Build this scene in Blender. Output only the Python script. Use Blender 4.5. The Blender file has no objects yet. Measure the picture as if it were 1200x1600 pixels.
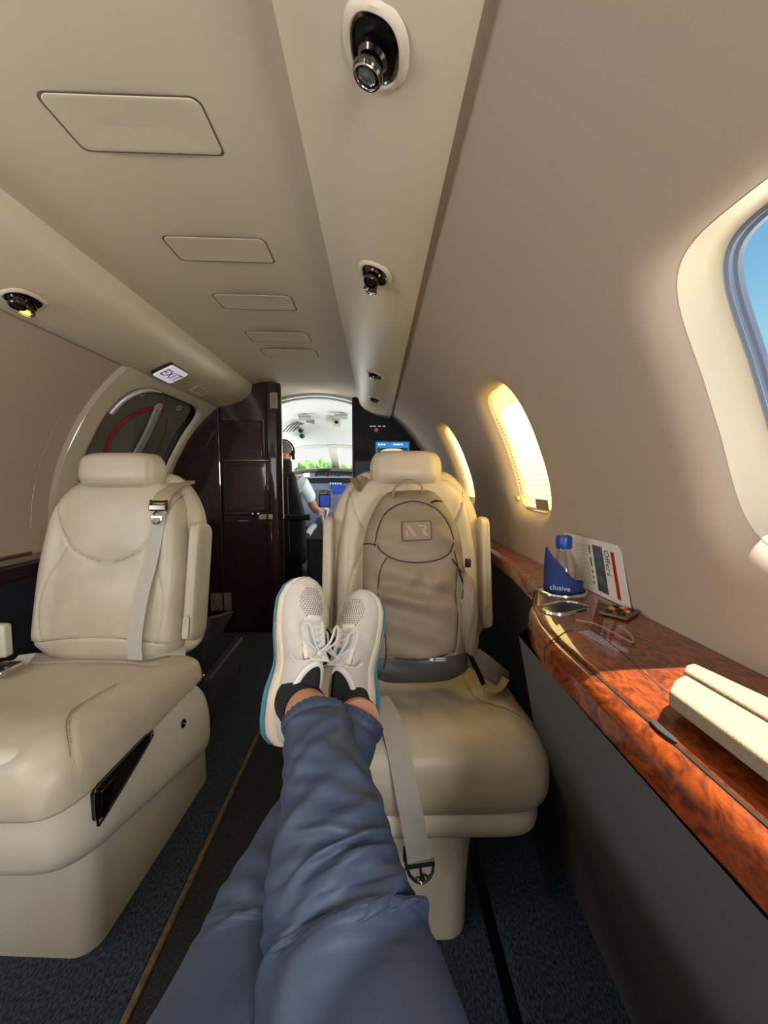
import bpy, bmesh, math
import numpy as np
from mathutils import Matrix, Vector

# ---------------------------------------------------------------- camera, world, lights
H = 0.95                       # eye height above the raised cabin floor (all design coordinates are eye-relative)
F = 620.0                      # focal length in pixels of the 1200x1600 frame
PITCH = math.atan(48 / F); YAW = math.atan(12 / F)
C = bpy.context.scene.collection
S = bpy.context.scene
cd = bpy.data.cameras.new('camera'); cam = bpy.data.objects.new('camera', cd); C.objects.link(cam)
cd.sensor_fit = 'VERTICAL'; cd.sensor_height = 36; cd.lens = F / 1600 * 36; cd.clip_start = 0.02; cd.clip_end = 500
cam.location = (0, 0, H); cam.rotation_euler = (math.pi / 2 - PITCH, 0, -YAW)
S.camera = cam
S.view_settings.view_transform = 'Standard'; S.view_settings.look = 'None'
S.view_settings.gamma = 1; S.view_settings.use_curve_mapping = False
S.view_settings.exposure = 0.0

w = bpy.data.worlds.new('sky'); S.world = w; w.use_nodes = True
nt = w.node_tree; nt.nodes.clear()
def N(t, ty, **k):
    n = t.nodes.new(ty)
    for a, b in k.items(): setattr(n, a, b)
    return n
wo = N(nt, 'ShaderNodeOutputWorld'); bg = N(nt, 'ShaderNodeBackground'); bg.inputs[1].default_value = 1.0
tc = N(nt, 'ShaderNodeTexCoord'); sx = N(nt, 'ShaderNodeSeparateXYZ'); rp = N(nt, 'ShaderNodeValToRGB')
nt.links.new(tc.outputs['Generated'], sx.inputs[0]); nt.links.new(sx.outputs['Z'], rp.inputs[0])
nt.links.new(rp.outputs[0], bg.inputs[0]); nt.links.new(bg.outputs[0], wo.inputs[0])
e = rp.color_ramp.elements
e[0].position = 0.0; e[0].color = (1.0, 1.0, .96, 1)
e[1].position = 1.0; e[1].color = (.10, .28, .62, 1)
for p_, c_ in ((.07, (1.0, 1.0, .98, 1)), (.17, (.42, .78, .90, 1)), (.38, (.18, .48, .76, 1))):
    q = e.new(p_); q.color = c_

def lamp(name, kind, loc, rot, energy, color=(1, 1, 1), sx_=.3, sy_=.3, spread=None, angle=None):
    l = bpy.data.lights.new(name, kind); l.energy = energy; l.color = color
    if kind == 'AREA':
        l.shape = 'RECTANGLE'; l.size = sx_; l.size_y = sy_
        if spread: l.spread = spread
    if angle is not None: l.angle = angle
    o = bpy.data.objects.new(name, l); C.objects.link(o)
    o.location = (loc[0], loc[1], loc[2] + H)
    if isinstance(rot, Vector): o.rotation_euler = (-rot).to_track_quat('Z', 'Y').to_euler()   # rot = shine direction
    else: o.rotation_euler = rot
    return o
SUNDIR = Vector((.40, .05, 1.0)).normalized()          # towards the sun
lamp('sun', 'SUN', (3, 0, 5), -SUNDIR, 19, (1.0, .93, .81), angle=math.radians(.6))
CX, CZ, R = -.446, -.24, .90                           # axis and radius of the cabin tube
WINY = [-1.215, -.43, .358, 1.14, 1.92]                # centres of the side windows
for y_ in (-1.215, -.43):                              # daylight through the windows behind the camera
    lamp('window_daylight', 'AREA', (.36, y_, .12), Vector((-1, .45, .30)), 12, (.97, .97, 1), .27, .34)
for y_ in (-1.215, -.43, .30):
    lamp('window_daylight', 'AREA', (2 * CX - .36, y_, .12), Vector((1, .3, .15)), 3.6, (.97, .98, 1), .27, .34)
lamp('aft_fill_lamp', 'AREA', (CX + .1, -2.1, .05), Vector((0, 1, -.05)), 9, (.94, .97, 1), .9, .7)  # added fill lamp to brighten the aft-facing seat fronts; no window there
for y_ in (1.14, 1.92):                                # sun glare on the two drawn blinds from outside
    lamp('window_daylight', 'AREA', (.64, y_, .20), Vector((-1, 0, -.25)), 4, (1, .86, .58), .28, .40)
lamp('windshield_daylight', 'AREA', (CX, 4.75, .05), Vector((0, -1, .12)), 18, (.95, .98, 1), 1.3, .6)
lamp('cockpit_window_daylight', 'AREA', (.42, 3.5, -.12), Vector((-1, -.1, .5)), 13, (.95, .98, 1), .5, .35)
lamp('cockpit_window_daylight', 'AREA', (-1.31, 3.5, -.12), Vector((1, -.1, .5)), 13, (.95, .98, 1), .5, .35)

# ---------------------------------------------------------------- picture helpers: a pixel of the photo to a point in the room
def ray(px, py):
    x = (px - 600) / F; y = -(py - 800) / F; z = -1.
    a = math.pi / 2 - PITCH
    y2 = y * math.cos(a) - z * math.sin(a); z2 = y * math.sin(a) + z * math.cos(a)
    b = -YAW
    return np.array((x * math.cos(b) - y2 * math.sin(b), x * math.sin(b) + y2 * math.cos(b), z2))
def WY(px, py, Y): r = ray(px, py); return r * (Y / r[1])
def WZ(px, py, Z): r = ray(px, py); return r * (Z / r[2])
def WX(px, py, X): r = ray(px, py); return r * (X / r[0])

# ---------------------------------------------------------------- materials
def srgb(c): return tuple((v / 255 / 12.92 if v / 255 <= .04045 else ((v / 255 + .055) / 1.055) ** 2.4) for v in c)
MATS = {}
def mat(name, col, rough=.5, metal=0, bump=0, bscale=200, coat=0, vary=0, vscale=8, spec=.5, emit=0, trans=0, col2=None, det=3, sheen=0, stretch=None, alpha=None, thin=0, ior=None, coat_rough=.03):
    if name in MATS: return MATS[name]
    m = bpy.data.materials.new(name); m.use_nodes = True; t = m.node_tree
    b = t.nodes['Principled BSDF']; c = srgb(col) + (1,)
    b.inputs['Base Color'].default_value = c; b.inputs['Roughness'].default_value = rough; b.inputs['Metallic'].default_value = metal
    b.inputs['Coat Weight'].default_value = coat; b.inputs['Coat Roughness'].default_value = coat_rough
    b.inputs['Specular IOR Level'].default_value = spec
    if sheen: b.inputs['Sheen Weight'].default_value = sheen
    if ior: b.inputs['IOR'].default_value = ior
    if emit: b.inputs['Emission Color'].default_value = c; b.inputs['Emission Strength'].default_value = emit
    if trans: b.inputs['Transmission Weight'].default_value = trans
    if bump or vary:
        tcn = N(t, 'ShaderNodeTexCoord'); mp = N(t, 'ShaderNodeMapping')
        t.links.new(tcn.outputs['Object'], mp.inputs[0])
        if stretch: mp.inputs['Scale'].default_value = stretch
    if bump:
        n = N(t, 'ShaderNodeTexNoise'); n.inputs['Scale'].default_value = bscale; n.inputs['Detail'].default_value = det
        t.links.new(mp.outputs[0], n.inputs['Vector'])
        bp = N(t, 'ShaderNodeBump'); bp.inputs['Strength'].default_value = bump; bp.inputs['Distance'].default_value = .002
        t.links.new(n.outputs[0], bp.inputs['Height']); t.links.new(bp.outputs[0], b.inputs['Normal'])
    if vary:
        n = N(t, 'ShaderNodeTexNoise'); n.inputs['Scale'].default_value = vscale; n.inputs['Detail'].default_value = 6
        t.links.new(mp.outputs[0], n.inputs['Vector'])
        r_ = N(t, 'ShaderNodeValToRGB'); r_.color_ramp.elements[0].position = .35; r_.color_ramp.elements[1].position = .68
        c2 = srgb(col2) + (1,) if col2 else tuple(v * (1 - vary) for v in c[:3]) + (1,)
        r_.color_ramp.elements[0].color = c2; r_.color_ramp.elements[1].color = c
        t.links.new(n.outputs[0], r_.inputs[0]); t.links.new(r_.outputs[0], b.inputs['Base Color'])
    MATS[name] = m
    return m
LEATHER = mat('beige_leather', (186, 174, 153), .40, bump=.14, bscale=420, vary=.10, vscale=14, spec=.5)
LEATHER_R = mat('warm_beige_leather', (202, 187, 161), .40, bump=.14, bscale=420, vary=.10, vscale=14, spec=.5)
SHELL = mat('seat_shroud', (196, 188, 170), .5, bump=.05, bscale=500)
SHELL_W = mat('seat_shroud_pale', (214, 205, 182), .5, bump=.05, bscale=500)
SEAMM = mat('seam_thread', (120, 106, 86), .8)
BELT = mat('belt_webbing', (176, 170, 158), .75, bump=.35, bscale=900, stretch=(1, 1, .2))
LINER = mat('headliner', (208, 195, 172), .75, bump=.05, bscale=600)
WALLM = mat('wall_lining', (182, 164, 146), .72, bump=.05, bscale=500)
PSUM = mat('cornice_lining', (218, 205, 182), .42, bump=.04, bscale=500)
REVEAL = mat('window_reveal', (226, 214, 190), .45)
CHROME = mat('chrome', (200, 196, 188), .12, 1)
DCHROME = mat('dark_chrome', (92, 88, 82), .16, 1)
BLACK = mat('black_plastic', (10, 10, 11), .35)
DARK = mat('near_black', (14, 14, 17), .5)
GAP = mat('gap_shadow_line', (30, 24, 20), .8)
WHITE = mat('white_plastic', (226, 226, 220), .5)
def wood(name, c_lo, c_hi, scale=18, coat=.9, stretch=(1, 1, 1)):
    m = bpy.data.materials.new(name); m.use_nodes = True; t = m.node_tree; b = t.nodes['Principled BSDF']
    tcn = N(t, 'ShaderNodeTexCoord'); mp = N(t, 'ShaderNodeMapping'); mp.inputs['Scale'].default_value = stretch
    n = N(t, 'ShaderNodeTexNoise'); n.inputs['Scale'].default_value = scale; n.inputs['Detail'].default_value = 8; n.inputs['Distortion'].default_value = 2.2
    n.inputs['Roughness'].default_value = .62
    r_ = N(t, 'ShaderNodeValToRGB'); r_.color_ramp.elements[0].position = .38; r_.color_ramp.elements[1].position = .60
    r_.color_ramp.elements[0].color = srgb(c_lo) + (1,); r_.color_ramp.elements[1].color = srgb(c_hi) + (1,)
    t.links.new(tcn.outputs['Object'], mp.inputs[0]); t.links.new(mp.outputs[0], n.inputs['Vector']); t.links.new(n.outputs[0], r_.inputs[0]); t.links.new(r_.outputs[0], b.inputs['Base Color'])
    b.inputs['Roughness'].default_value = .4; b.inputs['Coat Weight'].default_value = coat; b.inputs['Coat Roughness'].default_value = .04
    b.inputs['Specular IOR Level'].default_value = .2
    MATS[name] = m; return m
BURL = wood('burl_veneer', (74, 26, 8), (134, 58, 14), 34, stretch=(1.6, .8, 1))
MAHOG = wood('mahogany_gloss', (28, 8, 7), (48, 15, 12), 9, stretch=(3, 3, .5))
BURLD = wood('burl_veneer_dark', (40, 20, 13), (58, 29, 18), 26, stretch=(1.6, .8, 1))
CARPET = mat('blue_black_carpet', (66, 76, 92), .95, bump=1.0, bscale=300, vary=.8, vscale=260, col2=(10, 13, 20), stretch=(1, .45, 1))
CARPET_A = mat('charcoal_aisle_carpet', (50, 50, 52), .95, bump=.9, bscale=300, vary=.7, vscale=260, col2=(17, 18, 22))
PANELC = mat('grey_side_carpet', (84, 82, 80), .9, bump=.3, bscale=900, vary=.15, vscale=700)

# ---------------------------------------------------------------- mesh helpers
ROOT = {}
def thing(name, label, cat, loc=(0, 0, 0), rotz=0, group=None, kind=None):
    o = bpy.data.objects.new(name, None); C.objects.link(o); o.empty_display_size = .05
    o.location = (loc[0], loc[1], loc[2] + H); o.rotation_euler = (0, 0, rotz)
    if kind: o['kind'] = kind
    if label: o['label'] = label
    if cat: o['category'] = cat
    if group: o['group'] = group
    ROOT[o.name] = (np.array(loc, float), rotz)
    return o
def rootof(o):
    while o.parent is not None: o = o.parent
    return ROOT.get(o.name, (np.zeros(3), 0))
def obj(name, vf, m, parent=None, smooth=True, local=False, label=None, bevel=0, sub=0, kind=None, cat=None, group=None, angle=40, solid=0):
    """one mesh object; vertices eye-relative unless local=True (then in the thing's own frame)"""
    V, Fc = vf; V = np.array(V, float).reshape(-1, 3)
    if parent is None:
        base = V.mean(0) if len(V) else np.zeros(3); base = np.array((base[0], base[1], V[:, 2].min()))
        V = V - base
    elif not local:
        r0, a = rootof(parent); V = V - r0
        c, s = math.cos(-a), math.sin(-a)
        V = np.column_stack((V[:, 0] * c - V[:, 1] * s, V[:, 0] * s + V[:, 1] * c, V[:, 2]))
    me = bpy.data.meshes.new(name); me.from_pydata(V.tolist(), [], [tuple(int(i) for i in f) for f in Fc])
    bm = bmesh.new(); bm.from_mesh(me)
    bmesh.ops.remove_doubles(bm, verts=bm.verts, dist=1e-6)
    bmesh.ops.dissolve_degenerate(bm, edges=bm.edges, dist=1e-7)
    bmesh.ops.recalc_face_normals(bm, faces=bm.faces)
    bm.to_mesh(me); bm.free(); me.update()
    me.materials.append(m)
    o = bpy.data.objects.new(name, me); C.objects.link(o)
    if parent is None:
        o.location = (base[0], base[1], base[2] + H); ROOT[o.name] = (base, 0)
    else: o.parent = parent
    if smooth:
        me.polygons.foreach_set('use_smooth', [True] * len(me.polygons))
        if not sub:
            try: me.set_sharp_from_angle(angle=math.radians(angle))
            except Exception: pass
    if solid:
        q = o.modifiers.new('solid', 'SOLIDIFY'); q.thickness = solid; q.offset = 0
    if bevel:
        q = o.modifiers.new('bevel', 'BEVEL'); q.width = bevel; q.segments = 3; q.limit_method = 'ANGLE'; q.angle_limit = math.radians(35)
    if sub:
        q = o.modifiers.new('sub', 'SUBSURF'); q.levels = q.render_levels = sub
    if label: o['label'] = label
    if kind: o['kind'] = kind
    if cat: o['category'] = cat
    if group: o['group'] = group
    return o
def join(*vfs):
    V, Fc, n = [], [], 0
    for v, f in vfs:
        v = np.array(v, float).reshape(-1, 3); V.append(v); Fc += [tuple(int(i) + n for i in q) for q in f]; n += len(v)
    return np.vstack(V), Fc
def xf(vf, M):
    V = np.array(vf[0], float).reshape(-1, 3); M = np.array(M)
    return V @ M[:3, :3].T + M[:3, 3], vf[1]
def frame(o, X, Y, Z):
    M = np.eye(4); M[:3, 0] = X; M[:3, 1] = Y; M[:3, 2] = Z; M[:3, 3] = o; return M
def unit(v): v = np.array(v, float); return v / (np.linalg.norm(v) + 1e-12)
def box(c, s, M=None):
    x, y, z = np.array(s, float) / 2; V = [(sx_ * x, sy_ * y, sz * z) for sx_ in (-1, 1) for sy_ in (-1, 1) for sz in (-1, 1)]
    Fc = [(0, 1, 3, 2), (4, 6, 7, 5), (0, 4, 5, 1), (2, 3, 7, 6), (0, 2, 6, 4), (1, 5, 7, 3)]
    V = np.array(V)
    if M is not None: V = V @ np.array(M)[:3, :3].T
    return V + np.array(c), Fc
def loft(rings, cap=True, closed=True):
    rings = [np.array(r, float) for r in rings]; n = len(rings[0]); V = np.vstack(rings); Fc = []
    for i in range(len(rings) - 1):
        for j in range(n if closed else n - 1):
            a, b = i * n + j, i * n + (j + 1) % n; Fc.append((a, b, b + n, a + n))
    if cap and closed: Fc.append(tuple(range(n))[::-1]); Fc.append(tuple(range((len(rings) - 1) * n, len(rings) * n)))
    return V, Fc
def grid(P, nu, nv):
    return P.reshape(-1, 3), [(i * nv + j, (i + 1) * nv + j, (i + 1) * nv + j + 1, i * nv + j + 1) for i in range(nu - 1) for j in range(nv - 1)]
def smoothpath(P, n=8, closed=False):
    P = [np.array(p, float) for p in P]; m = len(P); out = []
    for i in range(m if closed else m - 1):
        p0 = P[(i - 1) % m] if closed or i > 0 else 2 * P[0] - P[1]
        p1, p2 = P[i], P[(i + 1) % m]
        p3 = P[(i + 2) % m] if closed or i + 2 < m else 2 * P[-1] - P[-2]
        for k in range(n):
            t = k / n; out.append(.5 * (2 * p1 + (p2 - p0) * t + (2 * p0 - 5 * p1 + 4 * p2 - p3) * t * t + (3 * p1 - p0 - 3 * p2 + p3) * t ** 3))
    if not closed: out.append(P[-1])
    return out
def frames_along(P, closed=False):
    n = len(P); T = []
    for i in range(n):
        a = P[(i - 1) % n] if closed else P[max(i - 1, 0)]; b = P[(i + 1) % n] if closed else P[min(i + 1, n - 1)]
        T.append(unit(b - a))
    up = np.array((0, 0, 1.)) if abs(T[0][2]) < .9 else np.array((0, 1., 0)); U = []
    u = unit(up - T[0] * up.dot(T[0]))
    for t in T:
        u = unit(u - t * u.dot(t)); U.append(u)
    return T, U
def tube(P, r, n=8, closed=False, smooth=6, flat=1.0):
    if smooth: 
        if np.ndim(r): 
            r = np.interp(np.linspace(0, 1, smooth * (len(P) - 1) + 1 if not closed else smooth * len(P)), np.linspace(0, 1, len(r)), r)
        P = smoothpath(P, smooth, closed)
    P = [np.array(p, float) for p in P]; T, U = frames_along(P, closed); rr = r if np.ndim(r) else [r] * len(P); rings = []
    for p, t, u, q in zip(P, T, U, rr):
        v = np.cross(t, u); rings.append([p + q * (math.cos(a) * u + flat * math.sin(a) * v) for a in np.linspace(0, 2 * math.pi, n, endpoint=False)])
    if closed: rings.append(rings[0]); return loft(rings, False)
    return loft(rings)
def ribbon(P, wdir, width, th=.0025, smooth=6):
    """flat strap; wdir = across direction(s)"""
    if smooth:
        if np.ndim(wdir) == 2:
            k = smooth * (len(P) - 1) + 1; wd = np.array(wdir, float); x = np.linspace(0, 1, len(wd))
            wdir = np.column_stack([np.interp(np.linspace(0, 1, k), x, wd[:, i]) for i in range(3)])
        P = smoothpath(P, smooth)
    T, _ = frames_along(P); rings = []
    for i, (p, t) in enumerate(zip(P, T)):
        wv = unit(wdir[i] if np.ndim(wdir) == 2 else wdir); wv = unit(wv - t * wv.dot(t)); nn = np.cross(t, wv)
        a, b = wv * width / 2, nn * th / 2
        rings.append([p - a - b, p + a - b, p + a + b, p - a + b])
    return loft(rings)
def superring(c, U, V, a, b, e=2.5, n=40):
    out = []
    for k in range(n):
        t = 2 * math.pi * k / n; ct, st = math.cos(t), math.sin(t)
        out.append(np.array(c) + np.array(U) * a * math.copysign(abs(ct) ** (2 / e), ct) + np.array(V) * b * math.copysign(abs(st) ** (2 / e), st))
    return out
def rring(w_, h_, r_, k=6):
    """2-D rounded rectangle outline"""
    pts = []
    for cx, cy, a0 in ((w_ / 2 - r_, h_ / 2 - r_, 0), (-w_ / 2 + r_, h_ / 2 - r_, 90), (-w_ / 2 + r_, -h_ / 2 + r_, 180), (w_ / 2 - r_, -h_ / 2 + r_, 270)):
        for i in range(k + 1):
            a = math.radians(a0 + 90 * i / k); pts.append((cx + r_ * math.cos(a), cy + r_ * math.sin(a)))
    return pts
def lathe(profile, M=None, n=24):
    rings = [[(r_ * math.cos(a), r_ * math.sin(a), z_) for a in np.linspace(0, 2 * math.pi, n, endpoint=False)] for r_, z_ in profile]
    vf = loft(rings); return xf(vf, M) if M is not None else vf
def prism(poly, M, th):
    a = [(p[0], p[1], 0) for p in poly]; b = [(p[0], p[1], th) for p in poly]
    return xf(loft([a, b]), M)
def text(name, s, size, M, m, parent, ext=.0004, align='CENTER', shear=0, space=1):
    cu = bpy.data.curves.new(name, 'FONT'); cu.body = s; cu.size = size; cu.extrude = ext; cu.align_x = align; cu.align_y = 'CENTER'; cu.shear = shear; cu.space_character = space; cu.resolution_u = 2
    t = bpy.data.objects.new('tmp', cu); C.objects.link(t)
    dg = bpy.context.evaluated_depsgraph_get(); me = bpy.data.meshes.new_from_object(t.evaluated_get(dg))
    V = [v.co[:] for v in me.vertices]; Fc = [tuple(p.vertices) for p in me.polygons]
    bpy.data.objects.remove(t); bpy.data.curves.remove(cu)
    return obj(name, xf((V, Fc), M), m, parent, smooth=False)

class Pillow:
    """two-sided cushion over a plan (u across, v along), height along n"""
    def __init__(s, o, U, V, Nn, L, wf, Tf, Tb, ps=4, pt=6, cf=None, det=None, bend=None, q=.5):
        s.o, s.U, s.V, s.N = (np.array(a, float) for a in (o, U, V, Nn)); s.L, s.wf, s.Tf, s.Tb, s.ps, s.pt, s.cf, s.det, s.bend, s.q = L, wf, Tf, Tb, ps, pt, cf, det, bend, q
    def at(s, a, t, side=1, off=0):
        a = np.asarray(a, float); t = np.asarray(t, float)
        wv = s.wf(t); x = a * wv + (s.cf(t) if s.cf else 0); y = t * s.L
        e_ = np.clip(1 - np.abs(a) ** s.ps, 0, 1) ** s.q * np.clip(1 - np.abs(2 * t - 1) ** s.pt, 0, 1) ** s.q
        Tf = s.Tf(t) if callable(s.Tf) else s.Tf
        h = np.where(side > 0, Tf * e_ + off, -s.Tb * e_ - off)
        if s.det is not None: h = h + np.where(side > 0, 1, 0) * s.det(x, t, a) * np.clip(e_ * 2, 0, 1)
        if s.bend: h = h + s.bend(x, t)
        P = s.o + x[..., None] * s.U + y[..., None] * s.V + h[..., None] * s.N
        return P
    def mesh(s, ns=60, nt_=60):
        a = np.sin(np.linspace(-math.pi / 2, math.pi / 2, ns)); t = .5 + .5 * np.sin(np.linspace(-math.pi / 2, math.pi / 2, nt_))
        t = .35 * t + .65 * np.linspace(0, 1, nt_); t[0], t[-1] = 0, 1
        A, T = np.meshgrid(a, t, indexing='ij')
        return join(grid(s.at(A, T, 1), ns, nt_), grid(s.at(A, T, -1), ns, nt_))
    def p(s, x, t, off=0):
        """point on the front at plan x (metres), t"""
        t = float(t); wv = float(s.wf(np.array(t))); c = float(s.cf(np.array(t))) if s.cf else 0
        return s.at(np.array((x - c) / wv), np.array(t), 1, off)
def smin(t, a, b): t = np.clip((t - a) / (b - a), 0, 1); return t * t * (3 - 2 * t)
def endround(t, r0, r1):
    """0..1 roundness factor of a plan towards both ends"""
    a = np.clip(t / r0, 0, 1); b = np.clip((1 - t) / r1, 0, 1)
    return np.sqrt(np.clip(1 - (1 - a) ** 2, 0, 1)) * np.sqrt(np.clip(1 - (1 - b) ** 2, 0, 1))
def seglist(P): return np.array(smoothpath([(p[0], p[1], 0) for p in P], 6))[:, :2]
def pdist(X, Y, P):
    d = np.full(X.shape, 9.)
    for i in range(len(P) - 1):
        a, b = P[i], P[i + 1]; ab = b - a; L2 = ab @ ab + 1e-12
        t = np.clip(((X - a[0]) * ab[0] + (Y - a[1]) * ab[1]) / L2, 0, 1)
        d = np.minimum(d, np.hypot(X - a[0] - t * ab[0], Y - a[1] - t * ab[1]))
    return d

# ================================================================ THE CABIN SHELL
def cyl(th, Y, r=R, side=1):
    x = CX + r * np.cos(np.radians(th)); z = CZ + r * np.sin(np.radians(th))
    if side < 0: x = 2 * CX - x
    return np.stack(np.broadcast_arrays(x, Y, z), -1)
TH0, TH1 = 9.3, 32.6; THC = (TH0 + TH1) / 2; WH = (TH1 - TH0) / 2 * math.pi / 180 * R; WW = .142
def hole(n=64, e=4.2, hw=WW, hh=WH):
    out = []
    for k in range(n):
        t = 2 * math.pi * (k + .5) / n; c, s = math.cos(t), math.sin(t)
        out.append((hw * math.copysign(abs(c) ** (2 / e), c), hh * math.copysign(abs(s) ** (2 / e), s)))
    return np.array(out)
PROFILE = [(.050, 0), (.040, .0006), (.030, .0025), (.020, .0065), (.011, .013), (.005, .020), (.001, .028), (0, .030), (-.001, .034), (-.004, .062), (-.010, .074)]
def wallcell(Yc, Y0, Y1, t0, t1, thc, hw, hh, side, prof=PROFILE, e=4.2, n=64):
    h = hole(n, e, hw, hh); k = math.pi / 180 * R; rings = []
    nn = np.array([(x / hw ** 2 * abs(x / hw) ** (e - 2), y / hh ** 2 * abs(y / hh) ** (e - 2)) for x, y in h]); nn /= np.linalg.norm(nn, axis=1)[:, None]
    outer = []
    for x, y in h:                                  # project on the cell rectangle
        sx1 = ((Y1 - Yc) if x > 0 else (Yc - Y0)) / max(abs(x), 1e-6); sy1 = ((t1 - thc) * k if y > 0 else (thc - t0) * k) / max(abs(y), 1e-6)
        s_ = min(sx1, sy1); outer.append((x * s_, y * s_))
    outer = np.array(outer); first = h + nn * prof[0][0]
    for f in (1, .8, .6, .4, .2): rings.append((outer * f + first * (1 - f), 0))
    for off, d in prof: rings.append((h + nn * off, d))
    R_ = [cyl(thc + q[:, 1] / k, Yc + q[:, 0], R + d, side) for q, d in rings]
    V_, F_ = loft(R_, False); V_ = list(V_)
    for cy_, ct_, sy_, st_ in ((Y1, t1, 1, 1), (Y0, t1, -1, 1), (Y0, t0, -1, -1), (Y1, t0, 1, -1)):
        cx_ = cy_ - Yc; cz_ = (ct_ - thc) * k
        onY = [i for i in range(n) if abs(outer[i][0] - cx_) < 1e-6 and outer[i][1] * sy_ * 0 == 0 and outer[i][1] * st_ > 0]
        onT = [i for i in range(n) if abs(outer[i][1] - cz_) < 1e-6 and outer[i][0] * sy_ > 0]
        if not onY or not onT: continue
        a_ = max(onY, key=lambda i: outer[i][1] * st_); b_ = max(onT, key=lambda i: outer[i][0] * sy_)
        m_ = 6; arc_ = [cyl(thc + (outer[a_][1] + (cz_ - outer[a_][1]) * q / m_) / k, cy_, R, side) for q in range(1, m_ + 1)]
        i0 = len(V_); V_ += arc_; F_.append((a_, *range(i0, i0 + m_), b_))
    return np.array(V_), F_
def wallgrid(Y0, Y1, t0, t1, side, nt_=24, ny=2, r=R):
    T, Y = np.meshgrid(np.linspace(t0, t1, nt_), np.linspace(Y0, Y1, ny), indexing='ij')
    return grid(cyl(T, Y, r, side), nt_, ny)
def corners(Yc, Y0, Y1, t0, t1, side):              # the cell's rectangle corners that the radial fan leaves open
    return wallgrid(Y0, Y1, t0, t1, side, 8, 2, R + .0)
YB, YF = -2.3, 2.96
wl = []
edges = [(-1.61, -.82), (-.82, -.04), (-.04, .75), (.75, 1.53), (1.53, 2.31)]
def cellfix(vf, Yc, Y0, Y1, t0, t1, thc, n=64):
    """corner triangles between the fan's last ring and the rectangle"""
    V = np.array(vf[0]); out = [vf]; k = math.pi / 180
    ring = V[:n]
    return vf
for side, nm in ((1, 'wall_right'), (-1, 'wall_left')):
    parts = [wallgrid(YB, 3.0, -2, 4, side, 4), wallgrid(YB, 3.0, 40, 60, side, 12)]
    if side > 0:
        es = edges; cs = WINY; parts += [wallgrid(YB, -1.61, 4, 40, side, 20), wallgrid(2.31, 3.0, 4, 40, side, 20)]
    else:
        es = edges[:3]; cs = WINY[:3]; parts += [wallgrid(YB, -1.61, 4, 40, side, 20), wallgrid(.75, 1.56, 4, 40, side, 20)]
    for c_, (a_, b_) in zip(cs, es): parts.append(wallcell(c_, a_, b_, 4, 40, THC, WW, WH, side, n=96))
    if side < 0:
        parts = [p for i, p in enumerate(parts) if i not in (1,)]
        parts += [wallgrid(YB, 1.56, 40, 60, side, 12), wallgrid(2.72, 3.0, 4, 60, side, 20)]
    low = [cyl(-2, y, R, side) for y in (YB, 3.0)]; lo2 = [p + (side * .14, 0, 0) for p in low]
    parts.append(([*low, *lo2, lo2[0] + (0, 0, -.80), lo2[1] + (0, 0, -.80)], [(0, 1, 3, 2), (2, 3, 5, 4)]))
    o = obj(nm, join(*parts), WALLM, kind='structure', angle=60)
    o['label'] = 'curved beige side wall lining, %s side of the cabin' % ('right' if side > 0 else 'left')
# outer skin over the lining (keeps sun out above and behind)
T, Y = np.meshgrid(np.linspace(37, 143, 40), np.array((-2.35, 3.02)), indexing='ij')
obj('trim_1', grid(cyl(T, Y, 1.02), 40, 2), WHITE, kind='structure', label='outer skin over the headliner')
# aft bulkhead and forward closing faces
Tb = np.linspace(0, 2 * math.pi, 48, endpoint=False)
ring_ = [(CX + 1.02 * math.cos(a), YB, CZ + 1.02 * math.sin(a)) for a in Tb]
obj('wall_back', (ring_, [tuple(range(48))]), WALLM, kind='structure', smooth=False, label='aft cabin bulkhead behind the camera')

# windows ----------------------------------------------------------------
GLASS = bpy.data.materials.new('window_glass'); GLASS.use_nodes = True; t = GLASS.node_tree; t.nodes.clear()
mo = N(t, 'ShaderNodeOutputMaterial'); mx = N(t, 'ShaderNodeMixShader'); mx.inputs[0].default_value = .06
tr = N(t, 'ShaderNodeBsdfTransparent'); tr.inputs[0].default_value = (.97, .985, .99, 1); gl = N(t, 'ShaderNodeBsdfGlossy'); gl.inputs['Roughness'].default_value = .02
t.links.new(tr.outputs[0], mx.inputs[1]); t.links.new(gl.outputs[0], mx.inputs[2]); t.links.new(mx.outputs[0], mo.inputs[0])
BLIND = bpy.data.materials.new('blind_fabric'); BLIND.use_nodes = True; t = BLIND.node_tree; t.nodes.clear()
mo = N(t, 'ShaderNodeOutputMaterial'); mx = N(t, 'ShaderNodeMixShader'); mx.inputs[0].default_value = .6
df = N(t, 'ShaderNodeBsdfDiffuse'); df.inputs[0].default_value = srgb((240, 226, 180)) + (1,); tl = N(t, 'ShaderNodeBsdfTranslucent'); tl.inputs[0].default_value = srgb((252, 232, 160)) + (1,)
t.links.new(df.outputs[0], mx.inputs[1]); t.links.new(tl.outputs[0], mx.inputs[2]); t.links.new(mx.outputs[0], mo.inputs[0])
SEAL1 = mat('window_seal_grey', (150, 160, 176), .5); SEAL2 = mat('window_seal_blue', (124, 138, 166), .5)
def ringband(Yc, thc, side, offs, hw=WW, hh=WH, e=4.2, n=96):
    h = hole(n, e, hw, hh); k = math.pi / 180 * R
    nn = np.array([(x / hw ** 2 * abs(x / hw) ** (e - 2), y / hh ** 2 * abs(y / hh) ** (e - 2)) for x, y in h]); nn /= np.linalg.norm(nn, axis=1)[:, None]
    return loft([cyl(thc + (h + nn * o_)[:, 1] / k, Yc + (h + nn * o_)[:, 0], R + d, side) for o_, d in offs], False)
wi = 0
WORD = {(.358, 1): 'large near window at the right edge, blind up, blue sky behind', (1.14, 1): 'middle right window with a drawn pleated blind and placard', (1.92, 1): 'narrow-looking far right window with drawn blind behind the seat'}
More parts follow.
